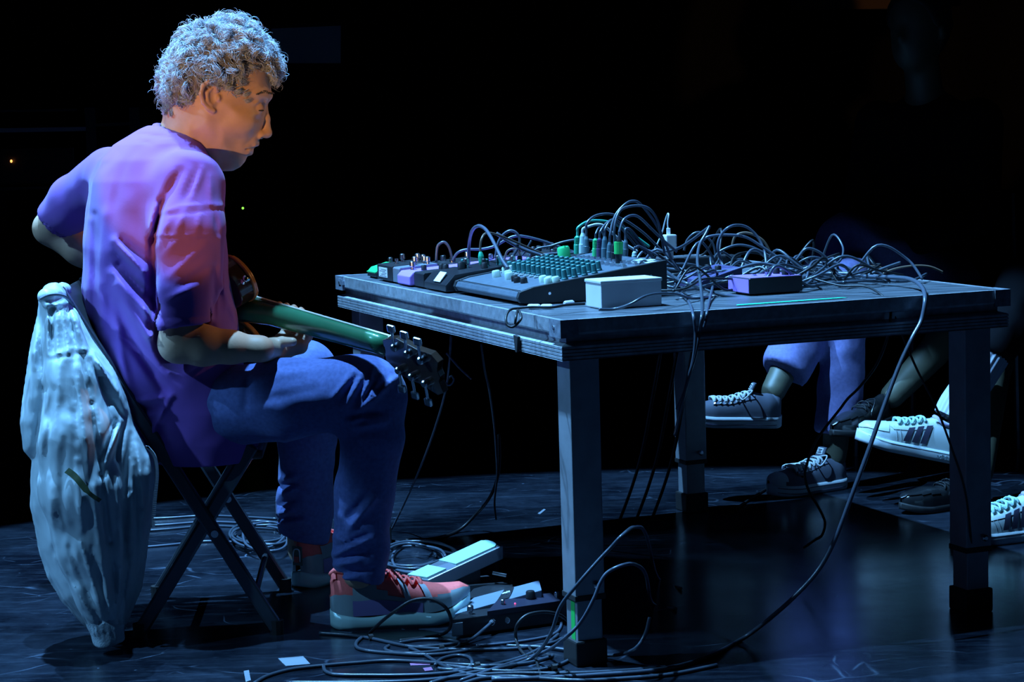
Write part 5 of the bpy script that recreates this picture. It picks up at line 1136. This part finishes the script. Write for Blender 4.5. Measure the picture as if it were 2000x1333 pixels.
fcab('cable creeping under the low end of the big foot pedal', [(760, 1118), (800, 1112), (840, 1102), (870, 1090)], .0034)
# hanging cords left of the table
cable('thin cord hanging from under the table beside the headstock', A([(881, 655, 4.72), (879, 690, 4.72), (876, 725, 4.74), (871, 760, 4.8), (858, 810, 4.9), (838, 870, 5.05), (812, 935, 5.2), (786, 992, 5.35)])+[PZ(764, 1036, .004)], .0026, CBG)
cable('small knot loop in the thin hanging cord', A([(874, 742, 4.77), (882, 735, 4.77), (886, 744, 4.77), (878, 753, 4.77), (870, 748, 4.77)]), .0022, CBG)
cable('loose cord end beside the thin hanging cord', A([(872, 690, 4.72), (884, 704, 4.72), (900, 722, 4.72), (921, 741, 4.72)]), .0024, CBG)
cable('dark cord hanging straight behind the close table leg', A([(940, 672, 4.95), (946, 720, 4.96), (956, 765, 4.98), (965, 830, 5.0), (969, 880, 5.03), (971, 930, 5.08)])+[PY(966, 980, 5.2), PY(969, 1015, 5.3)], .0026, CB)
cable('thick black cord curving down to the floor under the table', A([(974, 850, 5.15), (975, 900, 5.2), (970, 940, 5.25), (955, 975, 5.3), (930, 1005, 5.36)])+[PZ(895, 1037, .006), PZ(850, 1052, .006), PZ(790, 1056, .006)], .0042, CBD)
for k, (u0, u1) in enumerate(((1250, 1212), (1282, 1244), (1312, 1274))): cable(('left', 'middle', 'right')[k]+' of three black cords hanging slanted under the table', A([(u0+40, 690, 4.9), (u0+22, 790, 5.0), (u0+5, 880, 5.15), (u0-15, 950, 5.3)])+[PZ(u1-2, 1018, .004)], .0042, CBD)
# gaffer tape on the floor
TAPE = mat('pale floor tape', (.32, .36, .42), .5); TAPEP = mat('pink floor tape', (.55, .22, .40), .5)
for (q, m_, lab) in (([(543, 1287), (592, 1283), (606, 1298), (558, 1302)], TAPE, 'pale square of tape on the floor in front of the chair leg'),
        ([(800, 1296), (838, 1295), (840, 1300), (802, 1301)], TAPEP, 'pink strip of tape under the foreground cables, upper'), ([(826, 1306), (842, 1304), (846, 1310), (830, 1312)], TAPEP, 'pink scrap of tape under the foreground cables, lower'),
        ([(1050, 1004), (1062, 995), (1066, 996), (1055, 1005)], TAPE, 'tiny pale scrap of tape on the floor under the table'), ([(476, 1312), (486, 1310), (490, 1330), (480, 1333)], TAPE, 'narrow pale scrap of tape at the bottom left of the floor')):
    tag(MB().prism([PZ(u, v, .0003) for u, v in q], 0, (0, 0, .0006)).build('floor_tape', m_), lab, 'tape')

# ------------------------------------------------------------------ seated onlookers across the floor
WHITEL = mat('white shoe leather', (.66, .74, .74), .4, noise=.05, nscale=40)
CANV = mat('grey-blue canvas', (.13, .14, .19), .8, bump=.1, bscale=900)
RUBW = mat('white sole rubber', (.66, .72, .76), .5)
LACEW = mat('white cotton laces', (.75, .78, .8), .7)
BLKL = mat('black polished leather', (.015, .016, .018), .22, coat=.4)
NAVY = mat('dark stripe', (.05, .045, .08), .5)
DEN2 = mat('mid blue denim', (.20, .19, .42), .85, noise=.14, nscale=110, bump=.06, bscale=700)
DARKC = mat('black clothing', (.006, .006, .008), .95, spec=.08)
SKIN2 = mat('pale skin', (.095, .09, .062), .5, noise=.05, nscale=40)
HAIR2 = mat('black hair', (.008, .007, .007), .6)
def empty_part(name, parent, label=None):
    o = bpy.data.objects.new(name, None); COL.objects.link(o); o.parent = parent; o.location = -parent.location
    if label: o['label'] = label
    return o
def sneaker_canvas(parent, heel, d, up, L, label):
    e = empty_part('canvas_sneaker', parent, label); sh = Shoe(heel, d, L, up, W=1.0, collar=.080, toe_h=.044, sole=.030, spring=.010)
    u_ = sh.panel(lambda t, a: True).build('upper', CANV, e, smooth=True)
    sh.panel(lambda t, a: t > .84 and (t-.84)*9 > abs(a-1.57)*.35-.25, .0022).buildsub('toe_cap', RUBW, u_, smooth=True)
    for sg in (1, -1): sh.patch(lambda p, q: (.30+.44*p, math.pi/2-sg*(.50+.32*q)), .0018).buildsub('lace_stay', mat('pale stay', (.20, .22, .30), .7), u_, smooth=True)
    so = sh.solemesh().build('sole', RUBW, e, smooth=True)
    for z_ in (.30, .72):
        ts = np.linspace(.01, .99, 30)
        for sg in (1, -1): MB().tube([sh.P(L*t, sg*(sh.w(t)*1.09+.0018), sh.zb(t)+.030*z_) for t in ts], .0012, 5).buildsub('sole_line', NAVY, so)
    ts = [.36, .42, .48, .54, .60, .66, .72]
    lace_row(sh, ts, LACEW, u_.parent, r=.0042, spread=.60, off=.005)
    for t in ts:
        for sg in (1, -1):
            c = sh.S(t, math.pi/2-sg*.70, .002); n_ = sh.S(t, math.pi/2-sg*.70, .01)-sh.S(t, math.pi/2-sg*.70, 0); MB().lathe(c, n_, [(0, .0042), (.0012, .0042), (.0018, .0028)], 8).build('eyelet', STEEL, e)
    tg_ = sh.S(.33, math.pi/2, .004); MB().box(tg_+sh.ez*.008-sh.ex*.002, sh.ey*.018, sh.ex*.003, sh.ez*.016-sh.ex*.008).build('tongue', CANV, e, bevel=.002)
    tb_ = MB().box(tg_+sh.ez*.014-sh.ex*.001, sh.ey*.012, sh.ex*.0012, sh.ez*.008-sh.ex*.004).build('tongue_label', LACEW, e)
    for k in range(3): MB().box(tg_+sh.ez*(.010+.004*k)+sh.ex*(.0025-.002*k), sh.ey*(.008, .005, .008)[k], sh.ex*.0010, sh.ez*.0010).buildsub('label_mark', NAVY, tb_)
    MB().tube(spline([sh.S(.40, math.pi/2, .006), sh.S(.36, 1.0, .022), sh.S(.44, .7, .014), sh.S(.47, 1.1, .012)], 5), .0022, 5).build('lace_bow', LACEW, e, smooth=True)
    return sh
def leather_shoe(parent, heel, d, up, L, label):
    e = empty_part('lace_shoe', parent, label); sh = Shoe(heel, d, L, up, W=.95, collar=.070, toe_h=.040, sole=.018, spring=.014)
    u_ = sh.panel(lambda t, a: True).build('upper', BLKL, e, smooth=True)
    sh.panel(lambda t, a: t > .60 and abs(a-1.57) < .95-(t-.6)*1.2, .0025).buildsub('vamp', BLKL, u_, smooth=True)
    sh.solemesh().build('sole', RUB, e, smooth=True); lace_row(sh, [.38, .45, .52], RUB, e, r=.002)
    MB().tube(spline([sh.S(.42, 1.57, .006), sh.S(.40, 1.0, .020), sh.S(.50, .6, .012), sh.S(.52, .4, .010)], 5), .0018, 5).build('lace_end', BLKL, e, smooth=True)
    return sh
def court_sneaker(parent, heel, d, up, L, label, text=True):
    e = empty_part('court_sneaker', parent, label); sh = Shoe(heel, d, L, up, W=1.04, collar=.095, toe_h=.046, sole=.030, spring=.012)
    u_ = sh.panel(lambda t, a: True).build('upper', WHITEL, e, smooth=True)
    for sg in (1, -1):
        s_ = lambda a: a if sg > 0 else math.pi-a
        for k in range(3): sh.patch(lambda p, q: (.365+.082*k+.056*q-.04*(p-.5), s_(.06+.74*p)), .0022).buildsub('stripe', NAVY, u_, smooth=True)
        sh.patch(lambda p, q: (.36+.04*q+.0*p+.35*p, s_(.62+.30*q)), .0016).buildsub('lace_stay', WHITEL, u_, smooth=True)
        sh.patch(lambda p, q: (.06+.28*p, s_(.75+.22*q+.25*p)), .0050).buildsub('ankle_strap', WHITEL, u_, smooth=True)
        for t0 in (.62, .40, .66): sh_seam = MB().tube(spline([sh.S(t0, s_(.05), .001), sh.S(t0+.02, s_(.45), .0012), sh.S(t0+.05, s_(.9), .0012)], 4), .0009, 4); sh_seam.buildsub('seam', mat('grey seam', (.3, .34, .36), .7), u_)
    sh.panel(lambda t, a: t > .74 and abs(a-1.57) < 1.2, .0016).buildsub('toe_panel', WHITEL, u_, smooth=True)
    so = sh.solemesh().build('sole', RUBW, e, smooth=True)
    for sg in (1, -1): MB().tube([sh.P(L*t, sg*(sh.w(t)*1.09+.001), sh.zb(t)+.024) for t in np.linspace(.01, .99, 30)], .0010, 5).buildsub('sole_line', mat('grey seam', (.3, .34, .36), .7), so)
    lace_row(sh, [.42, .48, .54, .60, .66], mat('pale teal laces', (.45, .70, .68), .7), e, r=.0042, spread=.5, off=.006)
    pts = [sh.S(.02+.30*abs(math.sin(x/2)), math.pi/2+.62*math.sin(x), .003) for x in np.linspace(0, 2*math.pi, 24, endpoint=False)]
    MB().tube(pts, .006, 7, closed=True).build('collar_pad', mat('pale violet lining', (.5, .42, .62), .8), e, smooth=True)
    if text:
        cu = bpy.data.curves.new('sole_text', 'FONT'); cu.body = 'adidas'; cu.size = .017; cu.extrude = .0006; cu.align_x = 'CENTER'
        tmp = bpy.data.objects.new('tmp', cu); COL.objects.link(tmp); bpy.context.view_layer.update()
        me = bpy.data.meshes.new_from_object(tmp.evaluated_get(bpy.context.evaluated_depsgraph_get())); bpy.data.objects.remove(tmp)
        mt = Matrix.Identity(4); ex_ = -sh.ex; o_ = sh.P(L*.19, sh.w(.19)*1.10+.002, sh.zb(.19)+.009)
        for i in range(3): mt[i][0] = ex_[i]; mt[i][1] = sh.ez[i]; mt[i][2] = sh.ey[i]; mt[i][3] = o_[i]
        me.transform(mt); sub('sole_lettering', me, mat('grey print', (.25, .30, .33), .6), so)
    return sh
def onlooker(label, hip, face, legs, top=DARKC, trousers=DEN2, shorts=False, head=True):
    # legs: (knee, ankle, radius at the knee, at the cuff, cuff position 0..1 along the shin)
    t = thing('person', label, 'person', (hip[0], hip[1], 0)); hip = np.asarray(hip, float); face = np.asarray(face, float)/np.linalg.norm(face); side = np.array([face[1], -face[0], 0])
    pts = np.array([hip]+[l[0] for l in legs]+[l[1] for l in legs]); lo = pts.min(0)-.30; hi = pts.max(0)+.30; lo[2] = max(0, lo[2]); hi[2] = 1.36
    g = Grid(lo, hi, .011); ch_ = hip+np.array([0, 0, .40])+face*.03; nk_ = ch_+np.array([0, 0, .20])+face*.02; hd_ = nk_+np.array([0, 0, .145])+face*.035
    D = sm(g.ell(hip+np.array([0, 0, .05]), (.12, .17, .12), (face, side, (0, 0, 1))), g.ell(ch_-np.array([0, 0, .05]), (.11, .17, .24), (face, side, (0, 0, 1))), .06)
    sh_ = [ch_+side*s*.165+np.array([0, 0, .10]) for s in (1, -1)]; el = [s+np.array([0, 0, -.27])+face*.06+side*k*.03 for s, k in zip(sh_, (1, -1))]
    wr = [hip+face*(.30)+side*s*.07+np.array([0, 0, .16]) for s in (1, -1)]
    cloth = D
    for s, e_, w_ in zip(sh_, el, wr):
        cloth = sm(cloth, g.chain([(s, .06), (e_, .048), (w_, .036)], .02), .04); D = sm(D, g.chain([(s, .05), (e_, .038), (w_, .026)], .02), .03)
        hd = (w_-e_)/np.linalg.norm(w_-e_); D = sm(D, g.cap(w_, w_+hd*.05, .028, .030), .02)
        for k in range(4): D = sm(D, g.chain([(w_+hd*.07+side*(-.03+.02*k), .011), (w_+hd*.12+side*(-.03+.02*k)-np.array([0, 0, .02]), .009)], .01), .006)
        D = sm(D, g.cap(w_+hd*.02+side*.03*np.sign((w_-hip)@side), w_+hd*.07+side*.05*np.sign((w_-hip)@side), .013, .010), .01)
    D = sm(D, g.cap(ch_+np.array([0, 0, .1]), hd_, .055, .052), .03)
    D = sm(D, g.ell(hd_+np.array([0, 0, .045]), (.098, .076, .115), (face, side, (0, 0, 1))), .02)
    D = sm(D, g.ell(hd_+face*.045-np.array([0, 0, .03]), (.055, .055, .065), (face, side, (0, 0, 1))), .03); D = sm(D, g.cap(hd_+face*.095+np.array([0, 0, .03]), hd_+face*.112+np.array([0, 0, -.002]), .008, .014), .012)
    for s in (1, -1): D = sm(D, g.ell(hd_+side*s*.078+np.array([0, 0, .02]), (.018, .012, .03), (face, side, (0, 0, 1))), .006)
    pants = g.ell(hip+np.array([0, 0, .03]), (.13, .18, .12), (face, side, (0, 0, 1)))
    for k, (kn_, an, r0, r1, cf) in enumerate(legs):
        hp = hip+side*(.09 if k == 0 else -.09); D = sm(D, g.chain([(hp, .07), (kn_, .05), (kn_+(an-kn_)*.35, .050), (an, .034)], .02), .03)
        cu = kn_+(an-kn_)*cf
        l_ = g.cap(hp, kn_, .090, r0)
        if not shorts: s2 = g.cap(kn_, cu+(an-kn_)*.05, r0, r1); s2 = smax(s2, g.plane(cu, (an-kn_)/np.linalg.norm(an-kn_)), .006); l_ = sm(l_, s2, .03)
        pants = sm(pants, l_, .03)
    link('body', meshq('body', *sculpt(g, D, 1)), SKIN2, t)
    cloth = smax(cloth, g.plane(nk_+np.array([0, 0, .01]), (0, 0, 1.)), .02)
    link('jumper', meshq('jumper', *sculpt(g, cloth-.010, 1)), top, t)
    pants = pants+g.noise(34, .004, int(hip[0]*100), 2)
    link('shorts' if shorts else 'trousers', meshq('trousers', *sculpt(g, pants, 1)), trousers, t)
    hg = smax(g.ell(hd_+np.array([0, 0, .055])-face*.012, (.112, .092, .125), (face, side, (0, 0, 1))), -g.plane(hd_+face*.045+np.array([0, 0, .05]), -face*.8+np.array([0, 0, -.6])), .01)
    hg = smax(g.ell(hd_+np.array([0, 0, .06])-face*.014, (.110, .090, .122), (face, side, (0, 0, 1))), g.plane(hd_+face*.05+np.array([0, 0, .06]), face*.85+np.array([0, 0, -.55])), .01)
    link('hair', meshq('hair', *sculpt(g, hg+g.noise(60, .004, 4, 2), 1)), HAIR2, t)
    return t
def simple_chair(x, y, face, label):
    face = np.asarray(face, float)/np.linalg.norm(face); side = np.array([face[1], -face[0], 0]); c = np.array([x, y, 0])
    t = thing('chair', label, 'chair', (x, y, 0))
    MB().box(c+np.array([0, 0, .385]), face*.20, side*.20, (0, 0, .018)).build('seat', DARKC, t, bevel=.008); MB().box(c-face*.205+np.array([0, 0, .66]), face*.012, side*.19, (0, 0, .13)).build('backrest', DARKC, t, bevel=.008)
    for sx in (1, -1):
        for sy in (1, -1): MB().tube([c+face*.18*sx+side*.18*sy, c+face*.17*sx+side*.17*sy+np.array([0, 0, .40 if sx > 0 else .78])], .011, 8).build('leg', CHM, t)
    return t
# first onlooker: one canvas sneaker raised, the other on the floor
hpA = np.array([1.27, 6.34, .50]); fA = (-.62, -.78, 0)
sdA = np.array([1520, 0]); hr = PY(1524, 836, 5.70); ar = PY(1510, 765, 5.72); fr = PZ(1650, 952, .0); af = fr+np.array([-.03, -.01, .085])
pA = onlooker('onlooker in blue jeans with legs crossed, one canvas sneaker raised, seen under the table', hpA, fA, [(PY(1662, 545, 5.83), af, .058, .060, .86), (PY(1655, 478, 5.98), ar, .085, .070, .88)], trousers=DEN2)
sneaker_canvas(pA, hr, (-.985, -.10, .06), (.06, .05, 1), .262, 'raised canvas sneaker'); sneaker_canvas(pA, fr, (-.87, -.50, 0), (0, 0, 1), .262, 'canvas sneaker on the floor')
simple_chair(1.285, 6.375, fA, 'black chair under the onlooker in blue jeans')
# second: bare shins, black lace shoes
hpB = np.array([1.86, 6.22, .50]); fB = (-.8, -.6, 0)
hB = PY(1738, 822, 5.78); aB = PY(1742, 775, 5.80); fB0 = PZ(1915, 985)
pB = onlooker('onlooker in black shorts with a bare shin and a black lace shoe raised', hpB, fB, [(np.array([1.36, 5.86, .50]), fB0+np.array([0, 0, .08]), .07, .07, .5), (PY(1905, 600, 5.98), aB, .075, .06, .5)], trousers=DARKC, shorts=True)
leather_shoe(pB, hB, (-.72, -.69, -.10), (-.08, 0, 1), .250, 'raised black lace shoe'); court = leather_shoe(pB, fB0, (-.9, -.43, 0), (0, 0, 1), .255, 'black lace shoe on the floor')
simple_chair(1.88, 6.26, fB, 'black chair under the onlooker in shorts')
# third: white court sneakers and ribbed white socks
hpC = np.array([1.98, 5.62, .50]); fC = (-.95, -.3, 0)
hC = PY(1872, 908, 5.55); aC = PY(1868, 800, 5.56); fC0 = PZ(2068, 1048)
kC = PY(2010, 560, 5.62)
pC = onlooker('onlooker in dark clothes with a striped white sneaker and ribbed white sock raised', hpC, fC, [(np.array([1.56, 5.42, .52]), fC0+np.array([-.03, 0, .09]), .07, .06, .8), (kC, aC, .075, .06, .55)], trousers=DARKC)
sC = court_sneaker(pC, hC, (-.965, -.06, .235), (.235, .04, .97), .285, 'raised white court sneaker with three dark stripes'); court_sneaker(pC, fC0, (-.97, -.25, 0), (0, 0, 1), .285, 'white court sneaker on the floor', False)
SOCK = mat('white ribbed sock', (.55, .56, .66), .9)
def sock(an, kn_, r0, r1, ln):
    d = (kn_-an)/np.linalg.norm(kn_-an); e1 = np.cross(d, [0, 1., 0]); e1 /= np.linalg.norm(e1); e2 = np.cross(d, e1); vs = []; n = 96; m = 12
    for i in range(m):
        for k in range(n):
            a = 2*math.pi*k/n; rr = (r0+(r1-r0)*(i/(m-1))**.8)*(1+(.05 if k % 4 < 2 else 0)+.05*math.sin(i*1.1)*(i < 5)); vs.append(an-d*.03+d*(ln*i/(m-1))+(e1*math.cos(a)+e2*math.sin(a))*rr)
    return MB().add(vs, [(i*n+k, i*n+(k+1) % n, (i+1)*n+(k+1) % n, (i+1)*n+k) for i in range(m-1) for k in range(n)])
sock(aC, kC, .046, .054, .24).build('sock', SOCK, pC, smooth=True)
simple_chair(2.02, 5.64, fC, 'black chair under the onlooker with striped sneakers')

# ------------------------------------------------------------------ things in the dark background
PAN = mat('pale projection panel', (.55, .58, .62), .8)
a, b, c, d = PY(528, 52, 9.5), PY(668, 46, 9.5), PY(668, 128, 9.5), PY(528, 128, 9.5)
sp = thing('screen', 'dim pale rectangular panel high on the dark back wall behind the curly head', 'screen', (a+c)/2)
MB().hull([d, c, c+np.array([0, .08, 0]), d+np.array([0, .08, 0])], [a, b, b+np.array([0, .08, 0]), a+np.array([0, .08, 0])]).build('surface', PAN, sp)
MB().tube([a, b, c, d], .012, 6, closed=True).build('frame', BLKM, sp)
SHM = mat('dark shelf steel', (.03, .032, .04), .5); SHE = mat('bluish shelf edge', (.35, .38, .45), .5)
y_ = 8.2
rk = thing('shelving', 'dark shelving with faint pale front edges in the left background', 'shelf', PY(80, 500, y_)*(1, 1, 0)+np.array([0, .2, 0]))
for (u0, u1, v0, v1, e) in ((-60, 168, 250, 258, SHE), (-60, 150, 214, 219, SHM), (-60, 125, 366, 371, SHM), (180, 262, 240, 246, SHM)):
    p, q_ = PY(u0, (v0+v1)/2+2, y_), PY(u1, (v0+v1)/2-2, y_); h_ = (v1-v0)/505/2
    MB().box((p+q_)/2+np.array([0, .2, 0]), (q_-p)/2, (0, .2, 0), (0, 0, h_)).build('shelf_board', SHM, rk); MB().box((p+q_)/2+np.array([0, -.004, 0]), (q_-p)/2, (0, .004, 0), (0, 0, h_)).build('shelf_edge', e, rk)
for u in (-55, 175, 262):
    p = PY(u, 210, y_); MB().box((p[0], y_+.2, p[2]/2), (.02, 0, 0), (0, .2, 0), (0, 0, p[2]/2)).build('upright', SHM, rk)
p = PY(60, 341, y_+.05); au = thing('audio_unit', 'black audio unit on the dark left shelves with a tiny orange light', 'audio unit', (p[0], p[1]+.15, p[2]))
MB().box((p[0], p[1]+.15, p[2]+.03), (.17, 0, 0), (0, .14, 0), (0, 0, .072)).build('case', BLKM, au, bevel=.004); q_ = PY(22, 315, y_+.046); MB().ball(q_, (.0045, .004, .006)).build('orange_light', mat('orange LED', (.8, .3, .05), .3, emit=(1, .35, .08), estr=3), au)
p = PY(474, 450, 8.9); ls = thing('loudspeaker', 'black loudspeaker in the dark behind the guitarist with a tiny green light', 'speaker', (p[0], p[1]+.25, 0))
MB().box((p[0], p[1]+.25, .52), (.24, 0, 0), (0, .24, 0), (0, 0, .52)).build('cabinet', mat('black speaker cloth', (.004, .004, .005), .9, spec=.1), ls, bevel=.01)
for z_, r_ in ((.35, .17), (.75, .09)): MB().lathe((p[0], p[1]+.008, z_), (0, -1, 0), [(0, r_), (.006, r_), (.004, r_*.85), (.001, r_*.3)], 24).build('speaker_cone', mat('black speaker cloth', (.004, .004, .005), .9, spec=.1), ls)
q_ = PY(474, 407, 8.9); MB().ball(q_+np.array([0, .006, 0]), .0055).build('green_light', mat('green LED', (.1, .7, .05), .3, emit=(.35, 1, .1), estr=1.2), ls)
a, b = PY(1545, 8, 9.0), PY(1810, 4, 9.0)
tr_ = MB().box((a+b)/2+np.array([0, .05, .02]), (b-a)/2, (0, .05, 0), (0, 0, .045)).build('glow_bar_1', mat('brown glow bar', (.05, .024, .008), .7)); tr_['kind'] = 'structure'  # brown bar put in as the colour of a faint orange glow
